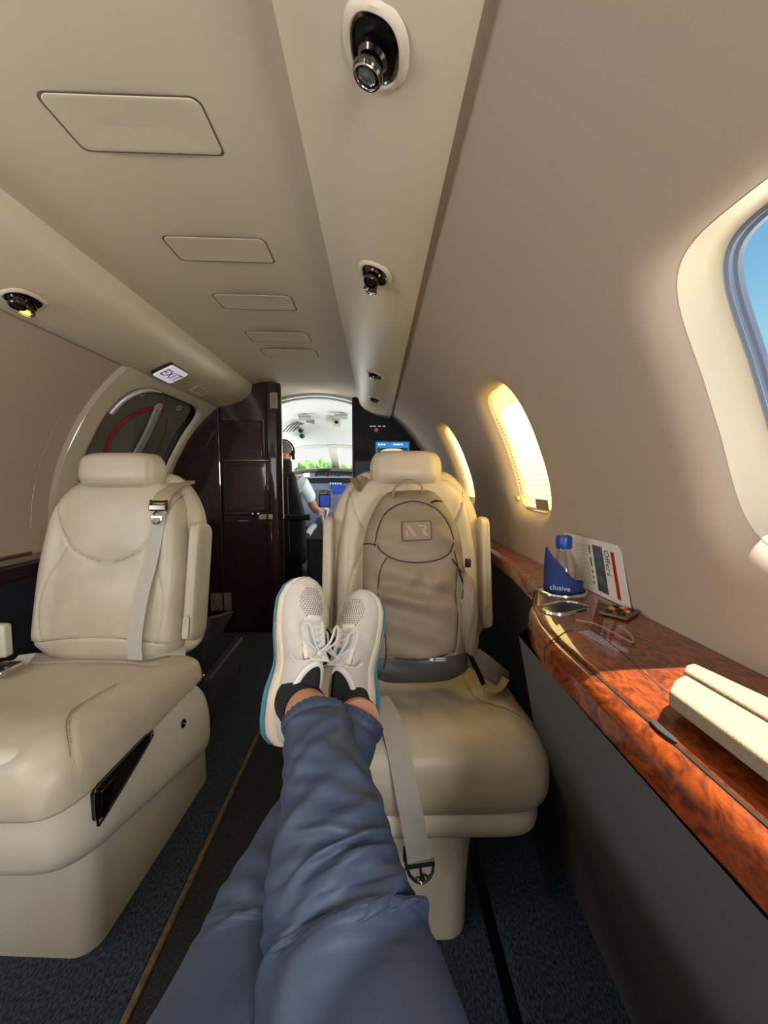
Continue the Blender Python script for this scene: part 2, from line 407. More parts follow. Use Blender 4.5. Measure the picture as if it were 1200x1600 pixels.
for side in (1, -1):
    for yc in WINY:
        if side < 0 and yc > .5: continue
        wi += 1
        wn = thing('window_%d' % wi, WORD.get((yc, side), 'cabin side window out of the frame'), None, tuple(cyl(THC, yc, R + .06, side)), kind='structure')
        obj('reveal', ringband(yc, THC, side, [(-.0006, .0302), (-.002, .034), (-.005, .062), (-.011, .0745), (-.014, .076)]), REVEAL, wn)
        obj('seal', ringband(yc, THC, side, [(-.013, .0755), (-.0135, .079), (-.018, .080)]), SEAL1, wn, label='grey inner window seal')
        obj('seal', ringband(yc, THC, side, [(-.0175, .081), (-.018, .086), (-.022, .087), (-.024, .092)]), SEAL2, wn, label='blue-grey outer window seal')
        h = hole(64, 4.2, WW - .022, WH - .022); k = math.pi / 180 * R
        obj('pane', ([*cyl(THC + h[:, 1] / k, yc + h[:, 0], R + .089, side)], [tuple(range(64))]), GLASS, wn, smooth=False)
        if side > 0 and yc > 1:
            npl = 26; ths = np.linspace(TH0 + .25, TH1 - .25, npl * 2 + 1); rr = R + .040 + .0055 * (np.arange(npl * 2 + 1) % 2)
            ys = np.linspace(-WW + .003, WW - .003, 15)
            P = np.zeros((len(ths), 15, 3))
            for i, (th_, r_) in enumerate(zip(ths, rr)):
                vv = abs((th_ - THC) / ((TH1 - TH0) / 2)); hwid = WW * (1 - min(vv, .999) ** 4.2) ** (1 / 4.2) * .985
                P[i] = cyl(th_, yc + ys / WW * hwid, r_)
            obj('pleated_blind', grid(P, len(ths), 15), BLIND, wn, smooth=False)
            # beaded guide edge, latch and placard at the foot
            bead = [cyl(th_, yc + WW * .90, R + .036) for th_ in np.linspace(TH0 + 2, TH1 - 5, 26)]
            obj('guide_cord_bead', join(*[box(b_, (.003, .0035, .003)) for b_ in bead]), mat('bead_grey', (120, 110, 88), .6), wn)
            cM = cyl(TH0 + 1.55, yc - .035, R + .028); up = unit(cyl(TH0 + 2.5, yc) - cyl(TH0 + .5, yc)); nrm = unit(cM - np.array((CX, yc - .035, CZ)))
            if yc < 1.5: obj('placard', box(cM, (.001, .085, .030), np.column_stack((nrm, (0, 1, 0), up))), mat('placard_tan', (150, 132, 96), .6), wn, label='small tan instruction placard')
            c2 = cyl(TH0 + 2.4, yc + WW * .90, R + .020)
            obj('blind_latch', box(c2, (.010, .016, .010)), mat('latch_cream', (224, 206, 160), .5), wn, bevel=.002)
            bb = [cyl(TH0 + .55, yc + s_, R + .034) for s_ in np.linspace(-WW * .8, WW * .8, 8)]
            obj('blind_rail', tube(bb, .005, 6, smooth=0), REVEAL, wn)

# ceiling ----------------------------------------------------------------
def czf(x): return .592 + .052 * (1 - np.clip(np.abs((x - CX) / .335), 0, 1.2) ** 2)
xs = np.linspace(CX - .345, CX + .345, 31)
X, Y = np.meshgrid(xs, np.linspace(YB, 3.02, 2), indexing='ij')
ceil_o = obj('ceiling', grid(np.stack((X, Y, czf(X)), -1), 31, 2), LINER, kind='structure', label='gently arched beige headliner panel between the two cornices')
ROOT[ceil_o.name] = ROOT[ceil_o.name]
for i, (y0, y1) in enumerate(((.715, .832), (1.10, 1.215), (1.42, 1.538), (1.762, 1.879), (1.985, 2.095))):
    pts = np.array(rring(.268, y1 - y0, .016)); c = np.array((-.428, (y0 + y1) / 2))
    def ring2(sc, dz): 
        q = pts * (1 - 2 * sc / np.array((.268, y1 - y0))) + c
        return np.column_stack((q[:, 0], q[:, 1], czf(q[:, 0]) + dz))
    # recessed joint and proud lid
    obj('hatch_joint', loft([ring2(-.0025, -.0006), ring2(.0022, -.0006)], False), mat('joint_shadow', (110, 96, 76), .8), ceil_o)
    lid = loft([ring2(.0014, -.0004), ring2(.0022, -.0020), ring2(.0036, -.0024)] + [ring2(q_, -.0024) for q_ in (.010, .018, .026, .034, .042, .050, .0565)], False)
    n_ = len(pts); Vv = np.array(lid[0]); Ff = list(lid[1]) + [tuple(range(len(Vv) - n_, len(Vv)))]
    obj('hatch_lid', (Vv, Ff), LINER, ceil_o)

# cornices (overhead service panels) ---------------------------------------
def cornice(side, y1, name, lab):
    prof = [(.112, .500), (.104, .462), (.1035, .455), (.098, .4535), (.060, .4595), (.010, .472), (-.040, .490), (-.085, .515), (-.113, .546), (-.1235, .572), (-.126, .592), (-.126, .635), (.0, .64), (.112, .60)]
    prof = [(x if side > 0 else 2 * CX - x, z) for x, z in prof]
    rings = []
    for y, sc in ((YB, 1), (y1 - .25, 1), (y1 - .05, 1), (y1, 1)): rings.append([(x, y + (0 if abs(sc) else 0), z) for x, z in prof])
    return obj(name, loft(rings), PSUM, kind='structure', label=lab, angle=30)
cornice(1, 2.93, 'trim_2', 'long beige overhead cornice on the right with light and vent units')
cornice(-1, 2.55, 'trim_3', 'long beige overhead cornice on the left carrying the exit sign')

# floor --------------------------------------------------------------------
def slab(name, x0, x1, y0, y1, z0, z1, m, parent=None, bev=.006, label=None, **k):
    return obj(name, box(((x0 + x1) / 2, (y0 + y1) / 2, (z0 + z1) / 2), (x1 - x0, y1 - y0, z1 - z0)), m, parent, bevel=bev, label=label, **k)
fl = slab('floor', -1.50, .60, YB, 3.0, -1.05, -.998, CARPET_A, bev=0, kind='structure', label='charcoal carpeted cabin floor')
slab('carpet_strip', -1.48, -.452, YB, 2.46, -1.0, -.95, CARPET, fl, .008, 'dark blue carpet under the left seat')
slab('carpet_strip', -.441, -.02, YB, 2.46, -1.0, -.953, CARPET_A, fl, .008, 'charcoal carpet of the aisle')
slab('carpet_strip', -.015, .236, YB, 2.46, -1.0, -.95, CARPET, fl, .006, 'dark blue carpet under the right seat')
slab('seat_track', .238, .258, YB, 2.46, -1.0, -.966, BLACK, fl, .001, 'black recessed seat track')
slab('carpet_strip', .262, .59, YB, 2.46, -1.0, -.946, CARPET, fl, .008, 'dark blue ribbed carpet beside the side console')
slab('carpet_binding', -.4535, -.4395, YB, 2.46, -1.0, -.9475, mat('tan_binding', (128, 104, 74), .9, bump=.8, bscale=300, vary=.5, vscale=60), fl, .004, 'tan bound edge between the two carpets')

# ================================================================ SIDE CONSOLE (right)
ZL = -.227
con = thing('side_console', 'glossy dark burl wood side ledge with grey carpeted panel along the right wall', 'console', (.36, -.2, -.95))
def plan_inner(y):            # inner edge of the ledge top, by distance
    ks = [(-1.6, .262), (.55, .262), (.62, .268), (.70, .286), (.76, .312), (.83, .345), (.90, .360), (1.08, .378), (1.30, .385), (2.2, .395), (2.6, .40)]
    return np.interp(y, [k[0] for k in ks], [k[1] for k in ks])
ys = np.concatenate((np.linspace(-1.6, .5, 12), np.linspace(.52, 1.4, 60), np.linspace(1.45, 2.55, 8)))
def topz(y): return ZL + .0 * y
rows = []
for y in ys:
    xi = plan_inner(y); rows.append([(xi + .0, y, ZL - .004), (xi + .002, y, ZL - .0015), (xi + .005, y, ZL), (.30 + (xi - .262) * .6, y, ZL + .0005) if xi < .29 else (xi + .01, y, ZL), (.47, y, ZL)])
rows = np.array([[np.array(p, float) for p in r_] for r_ in rows])
obj('ledge_top', grid(rows, len(ys), 5), BURL, con)
# front facing: rolls over below the joint
prof = []
for y in ys:
    xi = plan_inner(y); k = float(np.clip((.75 - y) / .2, 0, 1)); f_ = .35 + .65 * k
    prof.append([(xi + .004, y, ZL - .006), (xi - .003 * f_, y, ZL - .004), (xi - .008 * f_, y, ZL - .005), (xi - .013 * f_, y, ZL - .0075), (xi - .017 * f_, y, ZL - .012), (xi - .0195 * f_, y, ZL - .019), (xi - .0235 * f_, y, ZL - .037), (xi - .021 * f_, y, ZL - .040), (xi - .016 * f_, y, ZL - .041)])
obj('front_facing', grid(np.array(prof, float), len(ys), 9), BURL, con, label='rolled burl wood front edge below the lid joint')
obj('joint_gap', tube([(plan_inner(y) + .001, y, ZL - .0045) for y in np.linspace(-1.4, .56, 40)], .0022, 6, smooth=0), GAP, con)
obj('joint_gap', tube([(.333, .61, ZL), (.325, .50, ZL), (.312, .40, ZL), (.300, .2, ZL), (.295, -.4, ZL), (.295, -1.4, ZL)], .0011, 6), GAP, con)
obj('finger_notch', xf(lathe([(0, 0), (.8, 0), (1, .0006), (.9, .0014), (0, .0014)], n=20), frame((.2635, .343, ZL - .0015), (.005, 0, 0), (0, .017, 0), (0, 0, 1))), GAP, con)
obj('lid_seam', tube([(.300, .585, ZL + .0002), (.282, .575, ZL + .0002), (.268, .562, ZL), (.252, .553, ZL - .004), (.240, .545, ZL - .013), (.234, .53, ZL - .024)], .0009, 6), GAP, con)
# carpeted lower panel, leaning outwards to the floor; forward edge slants
pts = []
fw = [(.243, .655, ZL - .036), (.275, .70, -.36), (.335, .80, -.52), (.40, .90, -.68), (.462, 1.03, -.95)]
for p in fw: pts.append(np.array(p))
rws = []
for i, p in enumerate(pts):
    nx = [.236, .262, .315, .372, .440][i]; rws.append([p, (p + np.array((nx, .45, p[2]))) / 2 + np.array((0, .0, 0)), np.array((nx, .40, p[2])), np.array((nx - .005, -.3, p[2])), np.array((nx - .01, -1.6, p[2]))])
obj('lower_panel', grid(np.array(rws, float), 5, 5), PANELC, con, angle=80, label='grey carpeted lower panel')
obj('forward_return', ([pts[0], pts[2], pts[4], (.50, 1.06, -.95), (.47, .80, ZL - .03), (.30, .72, ZL - .03)], [(0, 1, 2, 3, 4, 5)]), DARK, con, smooth=False)
# narrow forward part: dark recess wall under the ledge
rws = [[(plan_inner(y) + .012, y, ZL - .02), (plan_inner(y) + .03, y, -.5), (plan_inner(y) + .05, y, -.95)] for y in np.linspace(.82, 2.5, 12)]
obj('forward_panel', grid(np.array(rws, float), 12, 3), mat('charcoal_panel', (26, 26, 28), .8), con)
obj('trim_bead', tube([(plan_inner(y) + .002, y, ZL - .012) for y in np.linspace(.60, 1.25, 30)], .0022, 6, smooth=0), mat('pale_bead', (214, 186, 140), .35), con, label='pale trim bead along the forward edge')
# cup holders: bezel + dark well
def stad(c, U, V, a, b, k=10):
    out = []
    for s_, a0 in ((1, -90), (-1, 90)):
        for i in range(k + 1):
            an = math.radians(a0 + 180 * i / k); out.append(np.array(c) + np.array(U) * (s_ * (a - b) + b * math.cos(an)) + np.array(V) * b * math.sin(an))
    return out
uc = unit((.88, .47, 0)); vc = unit((-.47, .88, 0))
c1 = np.array((.383, .800, ZL)); c2 = np.array((.334, .688, ZL))
for c_, a_, b_, lb in ((c1, .049, .046, 'chrome rim of the bottle holder'), (c2, .047, .026, 'chrome rim of the empty holder')):
    st = lambda g, dz: [p + np.array((0, 0, dz)) for p in stad(c_, uc, vc, a_ + g, b_ + g)]
    obj('cup_holder_well', loft([st(0, .0012), st(-.003, .0018)][::-1] + [st(-.003, .0018)], True), BLACK, con)
    obj('cup_holder_rim', loft([st(.003, .0005), st(.002, .004), st(-.001, .005), st(-.003, .003), st(-.0032, .001)], False), CHROME, con, label=lb)
# switch plate
e1, e2 = unit(np.array((.384, .602)) - np.array((.433, .639))), None
swc = np.array((.414, .655, ZL + .002)); su = unit((.045, .036, 0)); sv = unit((-.036, .045, 0))
M = frame(swc, su, sv, (0, 0, 1))
obj('switch_plate', prism(rring(.058, .046, .004), M, .004), mat('bronze_plate', (112, 92, 62), .4, .6), con, bevel=.001)
for dx, dy, mt, sz in ((-.016, .010, 'k', .006), (-.016, -.010, 'k', .006), (.002, .012, 'o', .005), (.018, .012, 'k', .005), (.002, 0, 'k', .005), (.018, 0, 'o', .005), (.004, -.012, 'o', .004), (.018, -.012, 'k', .005)):
    obj('switch_button', lathe([(0, .004), (sz, .004), (sz, .0065), (sz * .7, .0075), (0, .0075)], M @ frame((dx, dy, 0), (1, 0, 0), (0, 1, 0), (0, 0, 1)), 12), BLACK if mt == 'k' else mat('amber_button', (226, 116, 70), .4), con)
# printed instruction block on the wood (unreadable tiny lettering)
tu = unit((-.02, .085, 0)) * -1; tv = unit(np.cross((0, 0, 1), tu))
Mt = frame((.322, .545, ZL + .0006), tu, tv, (0, 0, 1))
import random
random.seed(4)
blk = []
for row in range(5):
    x = -.036
    while x < .036:
        L_ = random.uniform(.003, .006); blk.append(xf(box((x + L_ / 2, (row - 2) * .0042, 0), (L_, .0017, .0002)), Mt)); x += L_ + .0012
lt = obj('lettering', join(*blk), mat('pale_lettering', (178, 172, 200), .6), con, smooth=False, label='five lines of tiny pale printed text'); lt['kind'] = 'stuff'

# left ledge (mirror, only its wall end shows)
lc = thing('side_console', 'dark wood side ledge at the left wall beside the left seat', 'console', (-1.28, -.2, -.95))
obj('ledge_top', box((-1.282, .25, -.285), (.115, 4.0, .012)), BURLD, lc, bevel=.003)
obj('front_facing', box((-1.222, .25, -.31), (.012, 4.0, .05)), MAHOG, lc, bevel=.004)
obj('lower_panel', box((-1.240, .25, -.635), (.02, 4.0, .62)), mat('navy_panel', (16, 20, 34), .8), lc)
# pad on the ledge ----------------------------------------------------------
pad = thing('armrest_pad', 'pale suede two-piece armrest cushion lying sunlit on the right ledge', 'armrest', (.36, .1, ZL))
SUEDE = mat('cream_suede', (146, 130, 106), .85, bump=.35, bscale=700, vary=.12, vscale=120)
def strip(x0, x1, ytip0, ytip1, yb, z0, z1, name, lab, dip=0):
    rg = []
    for i, f in enumerate((0, .04, .12, 1)):
        pass
    top = [(x0, ytip0, z1), (x0 + .3 * (x1 - x0), ytip0 + .3 * (ytip1 - ytip0) + .003, z1 + .002), (x1, ytip1, z1), (x1, yb, z1), (x0, yb, z1)]
    bot = [(p[0], p[1], z0) for p in top]
    return obj(name, loft([bot, top]), SUEDE, pad, bevel=.004, label=lab)
pA = WZ(1045, 1078, ZL + .030); pB = WZ(1070, 1052, ZL + .030); pC = WZ(1200, 1190, ZL + .030); pD = WZ(1200, 1127, ZL + .030)
pE = WZ(1068, 1046, ZL + .026); pF = WZ(1085, 1035, ZL + .026); pG = WZ(1200, 1122, ZL + .026); pH = WZ(1200, 1088, ZL + .026)
def bar(a, b, c, d, th, name, lab, tip=.012):
    # a,b = fwd inner/outer corners; c,d = points along inner/outer edges; extended aft
    ci = a + (c - a) * 3.2; di = b + (d - b) * 3.2; ci[1] = min(ci[1], 0); di[1] = ci[1]
    ci = a + (c - a) * ((ci[1] - a[1]) / (c[1] - a[1])); di = b + (d - b) * ((di[1] - b[1]) / (d[1] - b[1]))
    top = [a, a * .5 + b * .5 + np.array((0, tip * .35, 0)), b, di, ci]
    return obj(name, loft([[p + np.array((0, 0, -th)) for p in top], top]), SUEDE, pad, bevel=.0035, label=lab)
bar(pA, pB, pC, pD, .016, 'pad_cushion', 'inner suede cushion')
bar(pE, pF, pG, pH, .020, 'pad_cushion', 'outer suede cushion against the wall')
mA = (pA + pB + pE) / 3
obj('pad_bracket', box((mA[0] + .01, .15, ZL + .008), (.03, .42, .014)), BLACK, pad)

# leaflet cards leaning on the wall ---------------------------------------------
lf = thing('leaflet', 'white printed leaflet with red stripe and grey photo leaning on the wall', 'leaflet', (.45, .78, ZL))
q00, q10, q11, q01 = (np.array(p) for p in ((.440, .875, ZL + .001), (.4475, .680, ZL + .001), (.4450, .715, -.118), (.4375, .910, -.118)))
PAPER = mat('paper_white', (224, 214, 202), .7); INK = mat('print_ink', (60, 56, 60), .7)
def Q(a, b): return (1 - a) * (1 - b) * q00 + a * (1 - b) * q10 + a * b * q11 + (1 - a) * b * q01
qn = unit(np.cross(q11 - q00, q01 - q00)); qn = qn if qn[0] < 0 else -qn
def lq(a0, a1, b0, b1, off, th, m, nm, lab=None):
    P = [Q(a0, b0), Q(a1, b0), Q(a1, b1), Q(a0, b1)]
    return obj(nm, loft([[p + qn * off for p in P], [p + qn * (off + th) for p in P]]), m, lf, smooth=False, label=lab)
lq(.01, 1.015, .0, 1.0, -.0022, .0012, PAPER, 'back_sheet'); lq(0, 1, 0, 1, 0, .0006, PAPER, 'front_sheet')
lq(.865, .915, .08, .86, .0006, .0002, mat('print_red', (168, 22, 34), .6), 'red_stripe', 'dark red stripe')
lq(.56, .73, .08, .90, .0006, .0002, mat('print_photo_grey', (98, 108, 116), .6, vary=.6, vscale=60, col2=(50, 52, 54)), 'printed_picture', 'grey-blue printed photo')
lq(.05, .085, .88, .97, .0006, .0002, mat('print_red', (168, 22, 34), .6), 'red_mark')
def q_frame(a, b):       # text runs down along the near edge, tops to the right
    o = Q(a, b) + qn * .0009; u = unit(Q(a, b - .01) - Q(a, b)); v = unit(Q(a + .01, b) - Q(a, b)); return frame(o, u, unit(v - u * v.dot(u)), np.cross(u, unit(v - u * v.dot(u))))
text('lettering', 'Offers', .020, q_frame(.79, .66), INK, lf, .0001, shear=.3)
bl_ = []
for b0_, b1_ in ((.88, .70), (.66, .48), (.42, .36), (.31, .27), (.22, .17)):
    fr = q_frame(.50, (b0_ + b1_) / 2); bl_.append(xf(box((0, 0, 0), ((b0_ - b1_) * .1, .004, .0001)), fr))
obj('title_line', join(*bl_), INK, lf, smooth=False)['kind'] = 'stuff'
bl_ = []
for i, a in enumerate(np.linspace(.12, .44, 11)):
    b = .86
    while b > .14: 
        L_ = random.uniform(.03, .08); o_ = Q(a, b - L_ / 2) + qn * .0008; fr = q_frame(a, b - L_ / 2); bl_.append(xf(box((0, 0, 0), (L_ * .1, .0011, .0001)), fr)); b -= L_ + .02
obj('text_lines', join(*bl_), mat('print_grey', (140, 134, 132), .7), lf, smooth=False)['kind'] = 'stuff'

# water bottle in the far holder ------------------------------------------------
bc = np.array((.388, .806, ZL - .045))
bt = thing('water_bottle', 'clear plastic water bottle with blue cap in the far cup holder', 'bottle', bc)
PET = bpy.data.materials.new('clear_plastic'); PET.use_nodes = True; t = PET.node_tree; t.nodes.clear()
mo = N(t, 'ShaderNodeOutputMaterial'); mx = N(t, 'ShaderNodeMixShader'); fr_ = N(t, 'ShaderNodeMath', operation='MULTIPLY_ADD'); lw_ = N(t, 'ShaderNodeLayerWeight'); lw_.inputs[0].default_value = .3; t.links.new(lw_.outputs['Facing'], fr_.inputs[0]); fr_.inputs[1].default_value = .5; fr_.inputs[2].default_value = .08
tr = N(t, 'ShaderNodeBsdfTransparent'); tr.inputs[0].default_value = (.90, .90, .88, 1); gl = N(t, 'ShaderNodeBsdfGlossy'); gl.inputs['Roughness'].default_value = .05
t.links.new(fr_.outputs[0], mx.inputs[0]); t.links.new(tr.outputs[0], mx.inputs[1]); t.links.new(gl.outputs[0], mx.inputs[2]); t.links.new(mx.outputs[0], mo.inputs[0])
bp = [(0, 0), (.026, 0), (.030, .006), (.0305, .05), (.0295, .056), (.0305, .062), (.030, .090), (.026, .104), (.018, .121), (.0135, .130), (.0135, .146)]
rings = [[(bc[0] + r_ * math.cos(a), bc[1] + r_ * math.sin(a), bc[2] + z_) for a in np.linspace(0, 2 * math.pi, 28, endpoint=False)] for r_, z_ in bp]
obj('bottle_body', loft(rings, False), PET, bt)
wp = [(0, .003), (.024, .003), (.028, .008), (.0288, .05), (.0285, .080), (0, .081)]
obj('water', loft([[(bc[0] + r_ * math.cos(a), bc[1] + r_ * math.sin(a), bc[2] + z_) for a in np.linspace(0, 2 * math.pi, 24, endpoint=False)] for r_, z_ in wp]), PET, bt)
kp = [(0, .134), (.0150, .134), (.0155, .137), (.0155, .156), (.0140, .160), (0, .160)]
obj('cap', loft([[(bc[0] + (r_ * (1 + .02 * (k % 2))) * math.cos(a), bc[1] + r_ * math.sin(a), bc[2] + z_) for k, a in enumerate(np.linspace(0, 2 * math.pi, 36, endpoint=False))] for r_, z_ in kp]), mat('blue_cap', (18, 62, 150), .35), bt, label='ridged blue screw cap')
# folded blue napkin wrapped in front of the bottle
NAP = mat('navy_napkin', (28, 52, 104), .8, bump=.2, bscale=500)
P = []
for k, a in enumerate(np.linspace(math.radians(165), math.radians(380), 26)):
    f = k / 25; top = float(np.interp(f, [0, .10, .5, .62, 1], [.055, .096, .034, .024, .018])); r_ = .0365 + .002 * math.sin(9 * f)
    P.append([(bc[0] + r_ * math.cos(a) * (1 + .02 * v), bc[1] + r_ * math.sin(a), ZL + .001 + top * v) for v in np.linspace(0, 1, 5)])
npk = obj('napkin', grid(np.array(P), 26, 5), NAP, None, solid=.001, label='dark blue paper napkin folded to a point, wrapped round the bottle base', cat='napkin')
ca, sa = math.cos(math.radians(238)), math.sin(math.radians(238))
text('lettering', 'clusive', .0145, frame((bc[0] + .0405 * ca, bc[1] + .0405 * sa, ZL + .014), (-sa, ca, 0), (0, 0, 1), (ca, sa, 0)), mat('napkin_print', (190, 200, 220), .7), npk, .0002)
# thin cable curling from the switch plate
cb = [WZ(900, 968, ZL + .004), WZ(930, 975, ZL + .004), WZ(965, 992, ZL + .004), WZ(988, 1003, ZL + .004), WZ(985, 992, ZL + .004), WZ(968, 978, ZL + .006)]
obj('charging_cable', tube(cb, .0013, 6), mat('tan_cable', (150, 118, 92), .4), None, label='thin tan cable curling from the switch plate on the ledge', cat='cable')

# ================================================================ SEATS
def Uc(p): return seglist(p)
SU = Uc([(-.188, .985), (-.170, .86), (-.135, .70), (-.085, .585), (0, .535), (.085, .585), (.135, .70), (.170, .86), (.188, .985)])
SL = Uc([(-.115, .635), (-.150, .50), (-.172, .36), (-.172, .22), (-.160, .115)])
SB = Uc([(-.215, .10), (-.160, .115), (-.08, .135), (0, .14), (.08, .135), (.160, .115), (.215, .10)])
LB = .52
def make_seat(name, label, loc, rotz, M, params):
    s = thing(name, label, 'seat', loc, rotz)
    rec = params['rec']; y0 = params['yback']; zb = params['zb']
    # backrest
    U = np.array((1, 0, 0.)); V = unit((0, math.sin(rec), math.cos(rec))); Nn = unit((0, -math.cos(rec), math.sin(rec)))
    SRs = SL * np.array((-1, 1))
    def wf(t): return (.224 - .012 * smin(t, .0, .0) - .030 * smin(t, .45, 1.0)) * (1 - .42 * (1 - endround(t, .13, .17)))
    def det(x, t, a):
        d1 = pdist(x, t * LB, SU * (1, LB)); d2 = np.minimum(pdist(x, t * LB, SL * (1, LB)), pdist(x, t * LB, SRs * (1, LB))); d3 = pdist(x, t * LB, SB * (1, LB))
        g = -.0055 * np.exp(-(d1 / .0035) ** 2) - .0045 * np.exp(-(d2 / .0032) ** 2) - .005 * np.exp(-(d3 / .0032) ** 2)
        bol = .020 * smin(np.abs(x), .13, .19) * smin(t, .02, .15) * (1 - smin(t, .75, 1))
        lum = .012 * np.exp(-((t - .30) / .18) ** 2) * np.exp(-(x / .14) ** 2) - .010 * np.exp(-((t - .52) / .08) ** 2) * np.exp(-(x / .09) ** 2)
        wr = .0012 * np.sin(60 * x + 25 * t) * np.exp(-((t - .5) / .05) ** 2) * np.exp(-(x / .08) ** 2)
        return g + bol + lum + wr
    bk = Pillow((0, y0, zb), U, V, Nn, LB, wf, .062, .045, ps=5, pt=9, det=det)
    b_o = obj('backrest', bk.mesh(110, 130), M['lea'], s, local=True, angle=80)
    for c, nm in ((SU, 'u'), (SB, 'b')):
        q = [bk.p(x, t, .0005) for x, t in c[3:-3:2]]
        obj('seam_piping', tube(q, .0012, 5, smooth=0), SEAMM, b_o, local=True)
    for sg in (1, -1):
        obj('seam_piping', tube([bk.p(sg * x, t, .0004) for x, t in SL[1::2]], .0010, 5, smooth=0), M['lea'], b_o, local=True)
    # outer shell behind the cushion
    def wf2(t): return (.245 - .04 * smin(t, .55, 1.0)) * (1 - .5 * (1 - endround(t, .12, .25)))
    sh = Pillow(np.array((0, y0, zb)) - Nn * .035, U, V, Nn, LB + .035, wf2, .035, .055, ps=7, pt=12)
    obj('back_shell', sh.mesh(50, 50), M['lea'], s, local=True, angle=80)
    # stowed arms at both sides of the back
    for sg in params.get('arms', (1, -1)):
        ctr = np.array((sg * params.get('ax', .240), y0, zb)) + V * .055 - Nn * .010
        def wfa(t): return .0185 * (1 - .75 * (1 - endround(t, .12, .08)))
        arm = Pillow(ctr, U * sg, V, Nn, .345, wfa, .045, .05, ps=6, pt=14, det=lambda x, t, a: -.0025 * np.exp(-((x - .004) / .0022) ** 2))
        ao = obj('armrest', arm.mesh(24, 40), M['lea'], s, local=True, angle=80, label='folded-up padded armrest')
        cap_ = [np.array((sg * .247 - .010 * sg + .010 * math.cos(a) * 1.0, 0, 0)) for a in (0,)]
        pc = ctr + V * .045 + Nn * .050
        obj('release_tab', xf(loft([[(x, y, z) for x, y in rring(.018, .062, .0088)] for z in (0, .004)]), frame(pc, U, V, Nn)), M['lea'], ao, local=True, bevel=.0015)
    # headrest
    hr = params['head']
    def wfh(t): return hr[0] * (1 - .30 * (1 - endround(t, .45, .45)))
    hp = Pillow(np.array((0, y0, zb)) + V * (LB - .030) + Nn * .012, U, unit(V), Nn, hr[1], wfh, .072, .04, ps=4, pt=4, cf=None, det=lambda x, t, a: -.003 * np.exp(-((np.abs(x) - hr[0] * .86) / .003) ** 2))
    ho = obj('headrest', hp.mesh(60, 44), M['lea'], s, local=True, angle=80)
    obj('headrest_support', box(np.array((0, y0, zb)) + V * (LB + .01) - Nn * .012, (.10, .03, .05)), BLACK, s, local=True, bevel=.006)
    # seat cushion
    cl = params['clow']
    G1 = seglist([(.265, .14), (.19, .30), (.155, .45), (.15, .62), (.155, .80)]) if params.get('seam') == 1 else seglist([(.262, .09), (.205, .20), (.160, .34), (.150, .46), (.158, .60)])
    def wfc(t): return .268 * (1 - .20 * (1 - endround(t, .16, .10)))
    LC = params['LC']
    def detc(x, t, a):
        y = t * LC
        d1 = pdist(x, y, G1 * (1, LC)); d2 = pdist(x, y, G1 * (-1, LC))
        d3 = np.abs(t - .86 + .10 * (x / .2) ** 2)
        g = -.004 * np.exp(-(d1 / .003) ** 2) - .004 * np.exp(-(d2 / .003) ** 2) - .004 * np.exp(-(d3 / .008) ** 2) * (np.abs(x) < .2)
        wr = .0022 * np.sin(38 * x + 16 * t + 5 * np.sin(9 * x)) * np.exp(-((t - .30) / .22) ** 2) * np.exp(-(x / .20) ** 2)
        dish = -.012 * np.exp(-((t - .62) / .25) ** 2) * np.exp(-(x / .14) ** 2)
        bol = .012 * smin(np.abs(x), .13, .21)
        return g + wr + dish + bol
    def Tc(t): return .075 + .016 * np.exp(-((t - .22) / .18) ** 2) - .014 * smin(t, .45, 1)
    zc = params['zc']
    cu = Pillow((0, params['yf'], zc), U, (0, 1, 0), (0, 0, 1), LC, wfc, Tc, zc - cl, ps=9, pt=10, det=detc, q=.45)
    co = obj('seat_cushion', cu.mesh(100, 100), M['lea'], s, local=True, angle=80)
    for off in (0, .006):
        q = [cu.p(x - off, t, .0014) for x, t in (G1 * (params['seamside'], 1))[1::2] if abs(x - off) < .255 and .03 < t]
        if len(q) > 3: obj('seam_stitch', tube(q, .0007, 5, smooth=0), SEAMM, co, local=True)
    # shroud under the cushion
    def wfs(t): return params['sw'] * (1 - .25 * (1 - endround(t, .22, .10)))
    zs = (cl + params['sb']) / 2 + .01
    sr = Pillow((0, params['yf'] + .012, zs), U, (0, 1, 0), (0, 0, 1), LC + .02, wfs, (cl - params['sb']) / 2 + .02 + params.get('slope', 0) * .4, zs - params['sb'], ps=10, pt=14, q=.4, bend=(lambda x, t: -params['slope'] * (t - .30)) if params.get('slope') else None)
    obj('shroud', sr.mesh(50, 50), M['shell'], s, local=True, angle=80, label='hard moulded shroud under the cushion')
    # base
    bx0, bx1, by0, by1, bt_, fl_ = params['base']
    rr = []
    for k, z in enumerate(np.linspace(0, 1, 14)):
        zz = z * bt_; g = fl_ * (z ** 2.2); rd = .045
        rect = rring(bx1 - bx0 + g * 2, by1 - by0 + g * 1.2, rd + g * .3, 8)
        ins = .006 * max(0, 1 - z * 12)
        rr.append([((bx0 + bx1) / 2 + x * (1 - ins), (by0 + by1) / 2 + y * (1 - ins), zz * (1 - params.get('bs', 0) * (y + (by1 - by0) / 2) / (by1 - by0))) for x, y in rect])
    obj('pedestal', loft(rr), M['shell'], s, local=True, label='smooth moulded seat base', angle=60)
    return s, bk, cu
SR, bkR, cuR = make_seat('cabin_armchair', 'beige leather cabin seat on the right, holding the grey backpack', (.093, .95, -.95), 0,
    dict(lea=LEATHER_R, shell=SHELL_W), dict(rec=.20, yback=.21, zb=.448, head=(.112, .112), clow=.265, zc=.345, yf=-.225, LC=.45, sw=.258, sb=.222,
    base=(-.13, .098, -.200, .15, .24, .012), seamside=1, seam=1))
